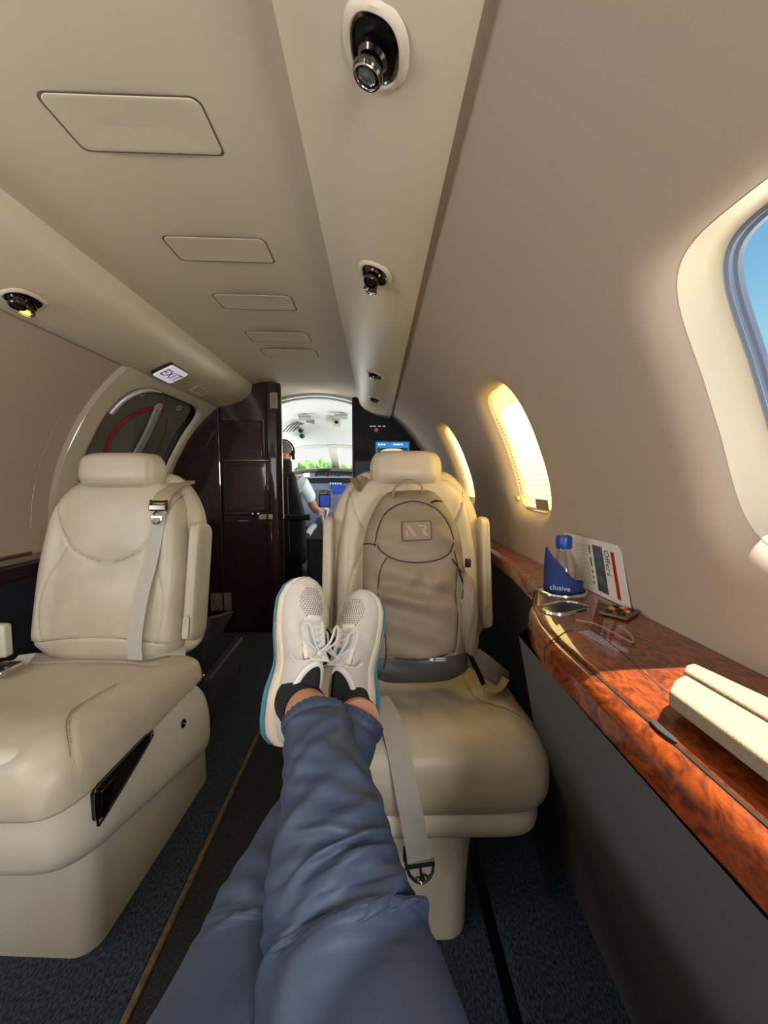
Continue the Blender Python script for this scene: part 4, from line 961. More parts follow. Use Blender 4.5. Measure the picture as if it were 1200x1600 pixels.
# ================================================================ OVERHEAD LIGHT AND VENT UNITS
LENS = mat('lamp_lens_off', (86, 92, 92), .15, coat=1); LIT = mat('lamp_lens_lit', (255, 196, 84), .3, emit=3.0)
def psz(x):   # cornice underside height, right side
    return float(np.interp(x, [-.126, -.1235, -.113, -.085, -.04, .01, .06, .098], [.592, .572, .546, .515, .490, .472, .4595, .4535]))
def psn(x): s_ = (psz(x + .01) - psz(x - .01)) / .02; return unit((s_, 0, -1))
def unit_lamp(xc, yc, a, b, nozzles, label, side=1, nz=.036, rr=.017):
    z = psz(xc); n_ = psn(xc)
    if side < 0: xc = 2 * CX - xc; n_ = n_ * (-1, 1, 1)
    u = unit((1, 0, 0) - n_ * n_[0]); v = np.cross(n_, u); M = frame((xc, yc, z), u, v, n_)
    if abs(M[1, 1]) and M[1, 1] < 0: M = frame((xc, yc, z), u * -1, -v, n_)
    t = thing('overhead_light_unit', label, 'light', (xc, yc, z), group=None)
    el = lambda g, h, e=2.4: [(p[0], p[1], h) for p in [superring((0, 0, 0), (1, 0, 0), (0, 1, 0), a + g, b + g, e, 40)[k] for k in range(40)]]
    obj('bezel', xf(loft([el(.010, -.001), el(.006, .004), el(.001, .005), el(-.002, .003), el(-.003, .0012)], False), M), PSUM, t, label='moulded beige bezel')
    obj('cavity', xf(loft([el(-.0025, .0008), el(-.0025, .0014)]), M), BLACK, t)
    obj('chrome_ring', xf(loft([el(-.001, .004), el(-.003, .0052), el(-.0045, .004), el(-.0045, .001)], False), M), DCHROME, t)
    for (dx, dy, tx, ty, kind) in nozzles:
        d = unit((tx, ty, 1)); uu = unit(np.cross((0, 1, 0), d)); vv = np.cross(d, uu); Mz = M @ frame((dx, dy, 0), uu, vv, d)
        p = [(rr * .5, .0), (rr * .95, .004), (rr * .98, .010), (rr * .80, .014), (rr * .80, .018), (rr * .92, nz * .70), (rr, nz * .78), (rr, nz - .003), (rr * .9, nz), (rr * .78, nz), (rr * .76, nz - .004), (0, nz - .004)]
        nzz = obj('nozzle', lathe(p, Mz, 28), DCHROME, t, angle=30)
        lens = [(0, nz - .0035), (rr * .74, nz - .0035), (rr * .6, nz - .001), (0, nz + .0005)]
        obj('lens', lathe(lens, Mz, 24), LIT if kind == 'lit' else LENS if kind == 'lamp' else BLACK, nzz)
        if kind != 'vent': obj('chrome_ring', lathe([(rr * .74, nz - .003), (rr * .80, nz + .001), (rr * .88, nz + .0008), (rr * .92, nz - .001)], Mz, 24), CHROME, nzz)
    return t
unit_lamp(.000, .475, .029, .036, [(.0, .002, .0, .02, 'lamp')], 'large chrome swivel reading lamp nearest the camera, right cornice', nz=.030, rr=.0175)
unit_lamp(-.002, .955, .031, .040, [(.0, -.016, .0, -.25, 'vent'), (.0, .018, .1, .15, 'lamp')], 'second chrome lamp and air vent pair on the right cornice', nz=.034, rr=.017)
unit_lamp(-.004, 1.83, .034, .040, [(-.0, -.014, .0, 0, 'vent'), (.012, .014, .1, 0, 'lamp')], 'small far chrome vent unit on the right cornice, before the last', nz=.018, rr=.014)
unit_lamp(-.006, 2.36, .034, .040, [(-.008, -.014, .0, 0, 'vent'), (.012, .014, .1, 0, 'lamp')], 'last chrome vent unit on the right cornice by the bulkhead', nz=.018, rr=.014)
unit_lamp(.022, 1.085, .031, .046, [(-.004, -.020, .1, -.2, 'vent'), (.004, .020, .25, -.45, 'lit')], 'chrome unit with glowing yellow lamp on the left cornice', side=-1, nz=.030, rr=.020)

# exit sign ------------------------------------------------------------------
ex_ = thing('exit_sign', 'white lit EXIT sign with red letters on the left cornice', 'sign', (-.89, 1.77, .470))
eu = unit((-.02, 1, 0)); ev = unit((1, .02, .48)); en = unit(np.cross(eu, ev)); Me = frame((-.892, 1.775, .470), eu, ev, en)
obj('housing', prism(rring(.150, .098, .012), Me @ frame((0, 0, -.004), (1, 0, 0), (0, 1, 0), (0, 0, 1)), .012), BLACK, ex_, bevel=.002)
obj('lit_face', prism(rring(.146, .094, .012), Me @ frame((0, 0, .0082), (1, 0, 0), (0, 1, 0), (0, 0, 1)), .006), mat('exit_white', (226, 224, 238), .4, emit=.45), ex_, bevel=.002)
text('lettering', 'EXIT', .064, Me @ frame((0, -.002, .0145), (.98, 0, 0), (0, 1, 0), (0, 0, 1)), mat('exit_red', (132, 20, 22), .5), ex_, .0004, space=1.05)
pl_ = thing('placard', 'small cream printed placard on the left cornice beyond the exit sign', 'placard', (-.905, 2.12, .47))
Mp = frame((-.915, 2.12, .466), eu, ev, en)
obj('plate', prism(rring(.15, .055, .002), Mp, .0015), mat('cream_label', (222, 208, 176), .6), pl_)
obj('text_lines', join(*[xf(box((0, y, .0018), (.12, .004, .0004)), Mp) for y in (-.014, 0, .014)]), mat('label_ink', (120, 106, 84), .7), pl_)

# ================================================================ ENTRY DOOR (left)
dr = thing('door_1', 'cabin door with dark recessed panel, silver lever and red arc behind the left seat', None, tuple(cyl(30, 2.11, R, -1)), kind='structure')
HC, HW_, HH_ = 29.3, .352, .300
Rs = R; FR = -.022
prof_d = [(.030, FR), (.020, FR + .001), (.010, FR + .005), (.003, FR + .012), (0, FR + .022), (0, .03), (-.002, .05)]
obj('door_frame', wallcell(2.11, 1.640, 2.70, 2, 56, HC, HW_, HH_, -1, [(a, b) for a, b in prof_d], 5.0, 120), PSUM, dr, angle=60) if False else None
def cellR(Yc, Y0, Y1, t0, t1, thc, hw, hh, side, prof, e, n, r0):
    vf = wallcell(Yc, Y0, Y1, t0, t1, thc, hw, hh, side, prof, e, n); V = np.array(vf[0]); 
    V[:5 * n] = [cylshift(p, r0, side) for p in V[:5 * n]]; return V, vf[1]
def cylshift(p, d, side):
    cx = CX; v = np.array((p[0] - cx, 0, p[2] - CZ)); return p + unit(v) * d
obj('door_frame', cellR(2.11, 1.640, 2.70, -6, 56, HC, HW_, HH_, -1, prof_d, 5.0, 120, FR), PSUM, dr, angle=60)
e0 = wallgrid(1.560, 1.640, -6, 56, -1, 24, 2); sf = np.array([[cyl(t_, 1.640, R + q, -1) for q in (FR, .0)] for t_ in np.linspace(-6, 56, 24)])
obj('frame_step', join(e0, grid(sf, 24, 2)), WALLM, dr)
h = hole(100, 5.0, HW_ + .002, HH_ + .002); k_ = math.pi / 180 * R
rr_ = [cyl(HC + h[:, 1] * f / k_, 2.11 + h[:, 0] * f, R + .028, -1) for f in (1, .8, .6, .4, .2, .02)]
DP = mat('door_panel_dark', (128, 124, 112), .5, vary=.25, vscale=5, spec=.5)
SATIN = mat('satin_silver', (214, 212, 206), .4, .45)
obj('door_panel', wallgrid(1.735, 2.485, 9, 50, -1, 24, 8, R + .028), DP, dr, label='dark grey-brown recessed panel')
obj('gasket', ringband(2.11, HC, -1, [(-.001, .0), (-.006, .004), (-.012, .02), (-.014, .03)], HW_, HH_, 5.0, 100), BLACK, dr)
def dpt(th, y, d=0): return cyl(th, y, R + .027 - d, -1)
pa, pb_ = dpt(42.5, 2.10, .012), dpt(24, 2.145, .016)
lev = obj('lever', ribbon([pa, (pa + pb_) / 2 + unit((1, 0, -.4)) * .006, pb_], (0, 1, 0), .050, .012), SATIN, dr, bevel=.003, label='polished silver locking lever')
nr = unit(np.array((CX, 0, CZ)) - np.array((pa[0], 0, pa[2])))
obj('lever_boss', lathe([(0, 0), (.026, 0), (.026, .008), (.016, .014), (.010, .014), (.010, .006), (0, .006)], frame(pa - nr * .004, (0, 1, 0), np.cross(nr, (0, 1, 0)), nr), 24), SATIN, dr)
for th_, y_ in ((45.0, 1.935), (44.5, 2.29), (26.5, 1.80), (24, 2.40)):
    q = dpt(th_, y_, .001); obj('latch_ring', tube([q + .016 * (math.cos(a) * np.array((0, 1, 0)) + math.sin(a) * np.cross(nr, (0, 1, 0))) for a in np.linspace(0, 2 * math.pi, 16, endpoint=False)], .003, 6, True, 0), SATIN, dr)
arc = [dpt(HC - 1 + 13.5 * math.sin(a), 2.13 + .215 * math.cos(a), .006) for a in np.linspace(math.radians(80), math.radians(205), 22)]
obj('red_arc', tube(arc, .008, 6, smooth=0), mat('faded_red', (150, 34, 36), .6), dr, label='faded red curved marking')
arc = [dpt(HC - 1 + 13.5 * math.sin(a), 2.13 + .215 * math.cos(a), .006) for a in np.linspace(math.radians(-20), math.radians(60), 16)]
obj('red_arc', tube(arc, .002, 5, smooth=0), mat('faded_red_thin', (92, 44, 40), .6), dr)
gb = [cyl(t_, y_, R - .012, -1) for t_, y_ in ((37, 1.775), (42, 1.79), (46, 1.83), (48, 1.89), (48.6, 1.96))]
obj('corner_tube', tube(gb, [.012, .013, .012, .010, .007], 10), SATIN, dr, label='bright tubular corner handle')
obj('grab_post', tube([cyl(30, 2.62, R - .05, -1), cyl(16, 2.60, R - .06, -1), cyl(2, 2.56, R - .07, -1)], .030, 14), PSUM, dr, label='padded beige post at the door edge')

# folded airstair at the doorway
st = thing('folded_airstair', 'folded dark grey airstair treads standing on the floor behind the left seat', 'steps', (-.62, 1.7, -.95))
GREYL = mat('dark_grey_leather', (58, 56, 56), .55, bump=.3, bscale=300)
def slabq(P, th, m, nm, par, bev=.008, lab=None):
    P = [np.array(p, float) for p in P]; n_ = unit(np.cross(P[1] - P[0], P[3] - P[0])) * th
    return obj(nm, loft([[p for p in P], [p + n_ for p in P]]), m, par, bevel=bev, label=lab)
a1 = WZ(318, 1130, -.945); a2 = WZ(366, 1052, -.945)
slabq([a1, a2, WY(369, 994, a2[1]), WY(315, 1060, a1[1])], .035, GREYL, 'tread_panel', st, lab='near folded tread')
b1 = a1 + np.array((-.12, .25, 0)); b2 = a2 + np.array((-.20, .12, 0))
slabq([b1 + np.array((0, 0, .12)), b2 + np.array((0, 0, .12)), WY(357, 955, b2[1]), WY(318, 965, b1[1])], .03, GREYL, 'tread_panel', st, lab='far folded tread')
for q in (WY(368, 997, a2[1]), WY(317, 1056, a1[1]), WY(355, 957, b2[1])): obj('chrome_stud', lathe([(0, 0), (.009, 0), (.007, .006), (0, .008)], frame(q, (1, 0, 0), (0, 0, 1), (0, -1, 0)), 12), CHROME, st)
obj('chrome_edge', tube([a1 + np.array((.004, -.02, .012)), a2 + np.array((.004, -.02, .012))], .003, 6, smooth=0), CHROME, st)
obj('latch', tube([WY(365, 1032, 1.86), WY(372, 1046, 1.86), WY(368, 1054, 1.86)], [.005, .014, .008], 8), CHROME, st, label='chrome latch')

# ================================================================ FORWARD CABINET (left), BULKHEAD (right)
gc = thing('galley_cabinet', 'tall glossy mahogany cabinet left of the cockpit passage', 'cabinet', (-.9, 2.75, -1.0))
XR = -.602; YC = 2.52
poly = [(-1.36, YC), (-.66, YC), (-.625, YC + .008), (XR, YC + .04), (-.70, 3.02), (-1.36, 3.02)]
def circ_top(x): return float(min(.60, CZ + math.sqrt(max(.0, .885 ** 2 - (x - CX) ** 2)))) if abs(x - CX) < .885 else CZ
bot_ = [(x, y, -1.0) for x, y in poly]; top_ = [(x, y, .612) for x, y in poly]
obj('carcass', loft([bot_, top_]), MAHOG, gc, angle=30)
fy = YC - .010
obj('upper_door', box((-.845, fy, .225), (.27, .016, .30)), MAHOG, gc, bevel=.004)
dm = obj('middle_door', box((-.815, fy, -.045), (.285, .020, .40 - .06)), MAHOG, gc, bevel=.006, label='framed mahogany door with thin top highlight')
obj('door_inlay', box((-.815, fy - .012, -.045), (.235, .006, .285)), MAHOG, dm, bevel=.003)
obj('door_bead', box((-.815, fy - .010, .130), (.285, .006, .006)), mat('bead_polished', (150, 130, 112), .2, .8), dm, bevel=.001)
obj('knob', lathe([(0, 0), (.010, 0), (.008, .012), (.013, .018), (.010, .026), (0, .028)], frame((-.735, fy - .010, -.205), (1, 0, 0), (0, 0, 1), (0, -1, 0)), 16), CHROME, dm)
obj('knob', lathe([(0, 0), (.007, 0), (.006, .010), (.009, .014), (0, .018)], frame((-.775, fy - .010, -.205), (1, 0, 0), (0, 0, 1), (0, -1, 0)), 16), CHROME, dm)
obj('lower_door', box((-.84, fy, -.60), (.36, .016, .70)), MAHOG, gc, bevel=.004)
obj('label_plate', box((-.695, fy - .010, -.222), (.085, .003, .030)), mat('label_ivory', (200, 190, 176), .6), gc, bevel=.001, label='small ivory label plate')
obj('text_lines', join(*[box((-.695, fy - .0122, -.222 + z), (.066, .001, .0035)) for z in (-.006, .005)]), mat('label_ink', (120, 106, 84), .7), gc)
obj('label_plate', box((-.99, fy - .012, -.765), (.13, .003, .115)), mat('marbled_label', (128, 118, 102), .6, vary=.5, vscale=40), gc, label='marbled tan placard low on the cabinet')
obj('vent_plate', box((-.635, YC + .0, .50), (.045, .012, .095)), mat('label_cream2', (176, 160, 130), .6), gc, bevel=.001, label='cream louvre plate at the top corner')
obj('louvre', join(*[box((-.635, YC - .008, .50 + z), (.032, .002, .004)) for z in np.linspace(-.034, .034, 7)]), mat('label_ink', (120, 106, 84), .7), gc)
for x_ in (-.975, -.685): obj('edge_moulding', tube([(x_, fy - .008, .60), (x_, fy - .008, -.98)], .007, 8, smooth=0), MAHOG, gc)
obj('jamb_strip', box((-.607, YC + .055, .18), (.010, .02, .84)), mat('jamb_metal', (132, 112, 92), .3, .6), gc, bevel=.002, label='pale jamb strip')
obj('jamb_strip', box((-.612, YC + .055, -.62), (.010, .02, .76)), BLACK, gc, bevel=.002)

bh = [(-.165, -1.0), (-.165, .66)] + [(x, CZ + math.sqrt(max(0, .91 ** 2 - (x - CX) ** 2))) for x in np.linspace(-.13, .455, 24)] + [(.46, -1.0)]
BLG = mat('piano_black', (9, 8, 13), .5, coat=.15, spec=.2)
wf_ = obj('wall_front', loft([[(x, 2.94, z) for x, z in bh], [(x, 3.0, z) for x, z in bh]]), BLG, kind='structure', label='glossy black forward bulkhead right of the passage', angle=30)
obj('indicator_light', join(*[box(WY(px, 666, 2.937), (.020, .004, .006)) for px in (580, 585, 593, 600)]), mat('indicator_white', (225, 215, 200), .4, emit=.6), wf_)
obj('indicator_button', lathe([(0, 0), (.016, 0), (.012, .008), (0, .008)], frame(WY(588, 672, 2.938), (1, 0, 0), (0, 0, 1), (0, -1, 0)), 14), mat('copper_button', (190, 96, 62), .4, emit=.25), wf_)
obj('door_jamb', box((-.168, 2.96, -.1), (.014, .09, 1.4)), mat('jamb_dark', (26, 24, 26), .4), wf_, bevel=.003)
mn = thing('cabin_monitor', 'flat cabin screen showing a blue-framed map above the right seat', 'screen', (.118, 2.92, .1))
SCB = mat('screen_blue', (34, 128, 200), .4, emit=.9)
obj('bezel', box((.118, 2.925, .17), (.27, .028, .26)), BLACK, mn, bevel=.006)
obj('screen', box((.118, 2.909, .17), (.236, .004, .226)), SCB, mn, smooth=False, label='blue screen border')
obj('map_field', box((.118, 2.906, .155), (.222, .003, .175)), mat('screen_dark_teal', (18, 56, 58), .4, emit=.5), mn, smooth=False)
obj('map_globe', prism([(p[0], p[1]) for p in superring((0, 0, 0), (1, 0, 0), (0, 1, 0), .100, .082, 3, 40)], frame((.118, 2.905, .155), (1, 0, 0), (0, 0, 1), (0, -1, 0)), .003), mat('map_cream', (232, 226, 190), .4, emit=.8), mn, smooth=False, label='pale oval map')
random.seed(7)
obj('map_lines', join(*[box((.118 + random.uniform(-.07, .07), 2.901, .20 + random.uniform(-.02, .025)), (random.uniform(.01, .04), .001, .003)) for _ in range(14)]), mat('map_ink', (150, 132, 96), .6, emit=.3), mn, smooth=False)
obj('header_text', join(*[box((x_, 2.906, .266), (.014, .001, .010)) for x_ in (.02, .04, .06, .13, .15, .165, .185)]), mat('header_white', (230, 240, 250), .4, emit=1.0), mn, smooth=False)

# ================================================================ COCKPIT
CKW = mat('cockpit_liner', (218, 222, 216), .7, bump=.1, bscale=200)
rg = []
for Y_, rx, rz, zc_ in ((3.0, .89, .885, -.255), (3.2, .87, .865, -.25), (3.45, .83, .81, -.24), (3.7, .77, .71, -.24), (3.88, .72, .615, -.24), (3.93, .70, .590, -.24)):
    eL = 1 + .45 * (Y_ - 3.0) / .93
    rg.append([(CX + rx * math.copysign(abs(math.cos(a)) ** (1 / eL), math.cos(a)), Y_, zc_ + rz * math.sin(a) ** (1 / eL)) for a in np.linspace(math.radians(22), math.radians(158), 40)])
ckl = obj('ceiling', loft(rg, False, False), CKW, kind='structure', label='white domed cockpit ceiling liner', angle=80)
def ckpt(px, py):     # point on the cockpit liner seen at a pixel
    r_ = ray(px, py); best = None
    for t_ in np.linspace(2.9, 4.1, 600):
        p = r_ * t_ / r_[1]; f = np.interp(p[1], [3.0, 3.2, 3.45, 3.7, 3.88, 3.93], [.885, .865, .81, .71, .615, .59]); zc_ = -.25
        fx = np.interp(p[1], [3.0, 3.2, 3.45, 3.7, 3.88, 3.93], [.89, .87, .83, .77, .72, .70])
        eL = 2 * (1 + .45 * (p[1] - 3.0) / .93)
        if abs((p[0] - CX) / fx) ** eL + abs((p[2] - zc_) / f) ** eL > .975 ** 2: best = p; break
    return best if best is not None else r_ * 3.6 / r_[1]
ann = [[(CX + q * math.cos(a), 3.0, CZ + q * math.sin(a)) for q in (.872, 1.03)] for a in np.linspace(math.radians(20), math.radians(160), 40)]
obj('header_fill', grid(np.array(ann), 40, 2), CKW, ckl)
# arch frame at the passage
obj('passage_arch', tube([(x, 3.0, min(.615, CZ + math.sqrt(.875 ** 2 - (x - CX) ** 2) - .02)) for x in np.linspace(-.75, -.16, 16)], .010, 8, smooth=0), CKW, ckl)
GRV = mat('grille_grey', (120, 122, 122), .6)
def ckbox(px, py, s_, m, nm, rz=0, tilt=.5):
    c = ckpt(px, py) + np.array((0, -.004, -.006)); Mx = Matrix.Rotation(rz, 3, 'Y') @ Matrix.Rotation(-tilt, 3, 'X')
    return obj(nm, box(c, s_, np.array(Mx)), m, ckl, bevel=.003)
ckbox(477, 652, (.11, .05, .016), mat('vent_shade', (168, 170, 168), .5), 'dome_light'); ckbox(533, 650, (.11, .05, .016), mat('vent_shade', (168, 170, 168), .5), 'dome_light')
ckbox(485, 657, (.075, .05, .010), GRV, 'speaker_grille', .2)
for i in range(4): obj('air_louvre', tube([ckpt(443 + 5 * i, 674) + (0, -.004, -.004), ckpt(452 + 5 * i, 664) + (0, -.004, -.004), ckpt(466 + 3 * i, 658 + i) + (0, -.004, -.004)], .0045, 6), mat('louvre_dark', (70, 70, 70), .6), ckl)
cb_ = ckbox(526, 659, (.07, .10, .02), mat('cockpit_switch_panel', (196, 190, 172), .5), 'overhead_panel'); ckbox(526, 657, (.030, .03, .036), BLACK, 'overhead_display')
for px, py in ((470, 672), (472, 681)):
    c = ckpt(px, py); obj('swivel_lamp', lathe([(0, 0), (.03, 0), (.024, .02), (.012, .03), (0, .032)], frame(c + (0, 0, .006), (1, 0, 0), (0, 1, 0), (0, 0, -1)), 14), mat('lamp_black', (36, 38, 40), .4), ckl)
# windshield: frame, posts, panes
ws = thing('window_%d' % (wi + 1), 'two-pane cockpit windshield with centre post, bright outside', None, (CX, 4.2, .1), kind='structure')
topw = [(CX + .70 * math.copysign(abs(math.cos(a)) ** .69, math.cos(a)), 3.93, -.24 + .59 * math.sin(a) ** .69) for a in np.linspace(math.radians(22), math.radians(158), 21)]
botw = [(CX + .80 * math.cos(a) * 1.0, 4.35 - .25 * abs(math.cos(a)) ** 2, .06 - .12 * abs(math.cos(a)) ** 2) for a in np.linspace(math.radians(0), math.radians(180), 21)]
obj('top_frame', tube(topw, .022, 8, smooth=0), mat('frame_cream', (206, 204, 190), .6), ws)
obj('bottom_frame', tube(botw, .020, 8, smooth=0), DARK, ws)
obj('centre_post', loft([superring(np.array(topw[10]) + (.02, 0, 0), (1, 0, 0), (0, 1, 0), .060, .03, 3, 20), superring(((topw[10][0] + botw[10][0]) / 2 + .02, (3.93 + 4.35) / 2, .21), (1, 0, 0), (0, 1, 0), .040, .03, 3, 20), superring(np.array(botw[10]) + (.02, 0, 0), (1, 0, 0), (0, 1, 0), .055, .03, 3, 20)]), mat('post_cream', (214, 214, 196), .6), ws)
for s_ in (0, 20): obj('side_post', tube([topw[s_], botw[s_]], .03, 8, smooth=0), DARK, ws)
for s_, e_ in ((0, 10), (10, 20)):
    obj('pane', grid(np.array([[topw[i], botw[i]] for i in range(s_, e_ + 1)]), e_ - s_ + 1, 2), GLASS, ws)
pc_ = WY(523, 700, 4.0)
obj('visor_pair', join(xf(loft([superring((0, 0, z_), (1, 0, 0), (0, 1, 0), a_, .012, 2.5, 16) for z_, a_ in ((.13, .05), (.05, .035), (-.02, .045), (-.06, .04), (-.075, .02))]), frame(pc_, (1, 0, 0), (0, 1, 0), (0, 0, 1)))), mat('visor_cream', (206, 206, 176), .6), ws, label='folded cream sun visors at the centre post')
obj('visor_arm', tube([pc_ + (0, -.03, .15), pc_ + (.002, -.03, .02)], .004, 6, smooth=0), BLACK, ws)
# sides below the liner: side windows open to daylight, sills
for s_ in (1, -1):
    xx = CX + s_ * .86
    obj('wall_%s' % ('right' if s_ > 0 else 'left'), ([(xx, 3.0, -.16), (CX + s_ * .78, 4.2, -.12), (CX + s_ * .78, 4.2, -1.05), (xx, 3.0, -1.05)], [(0, 1, 2, 3)]), DARK, kind='structure', smooth=False, label='dark cockpit side panel, %s' % ('right' if s_ > 0 else 'left'))
obj('floor', ([(-1.35, 3.0, -1.0), (.45, 3.0, -1.0), (.4, 4.6, -1.0), (-1.3, 4.6, -1.0)], [(0, 1, 2, 3)]), DARK, kind='structure', smooth=False, label='dark cockpit floor')

ip = thing('instrument_panel', 'curved black glareshield over a grey instrument panel with lit screens', 'instruments', (CX, 4.05, -.6))
gs = []
for x_ in np.linspace(-1.15, .28, 26):
    d = abs(x_ - CX) / .72; z_ = .135 - .16 * d ** 2.6; gs.append([(x_, 4.42, z_ - .06), (x_, 4.10, z_), (x_, 3.95, z_ - .012), (x_, 3.94, z_ - .035), (x_, 3.98, z_ - .045)])
obj('glareshield', grid(np.array(gs), 26, 5), mat('glareshield_black', (24, 24, 27), .7), ip)
PNL = mat('panel_grey', (112, 124, 148), .5); PNLL = mat('panel_light_grey', (140, 146, 158), .5)
def face(px0, py0, px1, py1, Y_, th, m, nm, par=ip, bev=.003, **k):
    a = WY(px0, py0, Y_); b = WY(px1, py1, Y_); return obj(nm, box(((a[0] + b[0]) / 2, Y_ + th / 2, (a[2] + b[2]) / 2), (abs(b[0] - a[0]), th, abs(b[2] - a[2]))), m, par, bevel=bev, **k)
face(470, 735, 566, 747, 3.985, .03, PNLL, 'autopilot_strip')
KN = mat('knob_dark', (30, 32, 38), .4); kn = []
for i, px in enumerate(range(494, 562, 6)):
    q = WY(px, 740.5, 3.98); kn.append(box(q, (.022, .02, .036 if i % 3 else .05)))
obj('control_knobs', join(*kn), KN, ip, smooth=False)['kind'] = 'stuff'
face(474, 738, 484, 745, 3.975, .012, mat('display_white', (226, 230, 226), .4, emit=.5), 'annunciator'); 
face(462, 747, 566, 755, 4.0, .03, BLACK, 'eyebrow_panel')
face(470, 755, 566, 834, 4.03, .03, mat('panel_grey', (96, 104, 122), .5), 'main_panel')
SC1 = mat('screen_navy', (34, 56, 140), .3, emit=.55); SC2 = mat('screen_cyan', (120, 190, 196), .3, emit=.8)
for a_ in ((499, 772, 516, 790), (500, 773, 515, 800)): pass
face(498, 766, 516, 792, 4.022, .008, BLACK, 'display_bezel'); face(500, 774, 515, 791, 4.018, .006, SC1, 'flight_display', label='navy lit flight display')
face(517, 760, 531, 768, 4.022, .008, BLACK, 'display_bezel'); face(518, 758, 540, 772, 4.018, .006, SC1, 'flight_display', label='navy lit display beside the seat')
for px in range(515, 532, 4): face(px, 754, px + 2.4, 756.5, 3.99, .004, SC2, 'annunciator_light', bev=0)
rnd = random.Random(3); bts = []
for r_ in range(10):
    for c_ in range(14):
        q = WY(484 + c_ * 2.6, 766 + r_ * 2.5, 4.015)
        if 498 < 484 + c_ * 2.6 < 517 and r_ > 2: continue
        bts.append(box(q, (.009 + rnd.random() * .005, .01, .008)))
obj('buttons', join(*bts), mat('button_mixed', (176, 178, 150), .4, vary=.8, vscale=40), ip, smooth=False)['kind'] = 'stuff'
# centre pedestal
pe_ = thing('centre_pedestal', 'dark cockpit centre pedestal covered in small controls and levers', 'pedestal', (-.45, 3.6, -1.0))
obj('pedestal_body', loft([[(x, y, -1.0) for x, y in ((-.60, 3.35), (-.30, 3.35), (-.30, 4.0), (-.60, 4.0))], [(-.60, 3.42, -.50), (-.30, 3.42, -.50), (-.30, 4.0, -.36), (-.60, 4.0, -.36)]]), mat('pedestal_black', (22, 23, 27), .5), pe_, bevel=.01)
bts = []
for r_ in range(12):
    for c_ in range(9):
        bts.append(box((-.58 + .031 * c_, 3.45 + r_ * .045, -.495 + r_ * .0108), (.016 + .006 * rnd.random(), .022, .014)))
obj('controls', join(*bts), mat('pedestal_buttons', (120, 126, 140), .45, vary=.8, vscale=30), pe_, smooth=False)['kind'] = 'stuff'
obj('throttle_lever', tube([(-.47, 3.72, -.45), (-.47, 3.66, -.34), (-.455, 3.62, -.25)], [.012, .014, .024], 10), mat('lever_white', (214, 214, 208), .4), pe_, label='white throttle lever')
obj('throttle_lever', tube([(-.50, 3.78, -.45), (-.51, 3.74, -.34), (-.515, 3.70, -.30)], [.010, .012, .020], 10), mat('lever_white', (214, 214, 208), .4), pe_)

# pilot seat --------------------------------------------------------------------
ps_ = thing('pilot_chair', 'black high-backed pilot seat in the cockpit, seen from behind', 'seat', (-.80, 3.45, -1.0))
NAVY = mat('black_seat_cloth', (15, 15, 20), .8)
pbk = Pillow((-.755, 3.40, -.72), (1, 0, 0), unit((0, -.05, 1)), (0, -1, 0), .80, lambda t: (.155 - .075 * smin(t, .45, 1.0)) * (1 - .4 * (1 - endround(t, .06, .10))), .05, .06, ps=4, pt=10)
obj('backrest', pbk.mesh(40, 50), NAVY, ps_)
obj('headrest', xf(Pillow((-.80, 3.40, .02), (1, 0, 0), (0, 0, 1), (0, -1, 0), .17, lambda t: .085 * (1 - .3 * (1 - endround(t, .3, .3))), .035, .035, ps=4, pt=6).mesh(24, 24), np.eye(4)), NAVY, ps_)
obj('seat_cushion', box((-.80, 3.62, -.62), (.44, .44, .12)), NAVY, ps_, bevel=.03)
obj('pedestal', box((-.80, 3.60, -.84), (.30, .36, .32)), DARK, ps_, bevel=.02)
obj('harness_reel', box((-.66, 3.33, -.30), (.22, .05, .05)), BLACK, ps_, bevel=.01)
obj('seam_piping', tube([pbk.p(.02, t_, .002) for t_ in np.linspace(.15, .95, 14)], .004, 6, smooth=0), mat('piping_grey', (70, 72, 80), .7), ps_)
obj('armrest', tube([(-.60, 3.42, -.47), (-.59, 3.60, -.43), (-.585, 3.74, -.42)], .028, 10), mat('armrest_white', (196, 196, 190), .6), ps_, label='pale armrest')

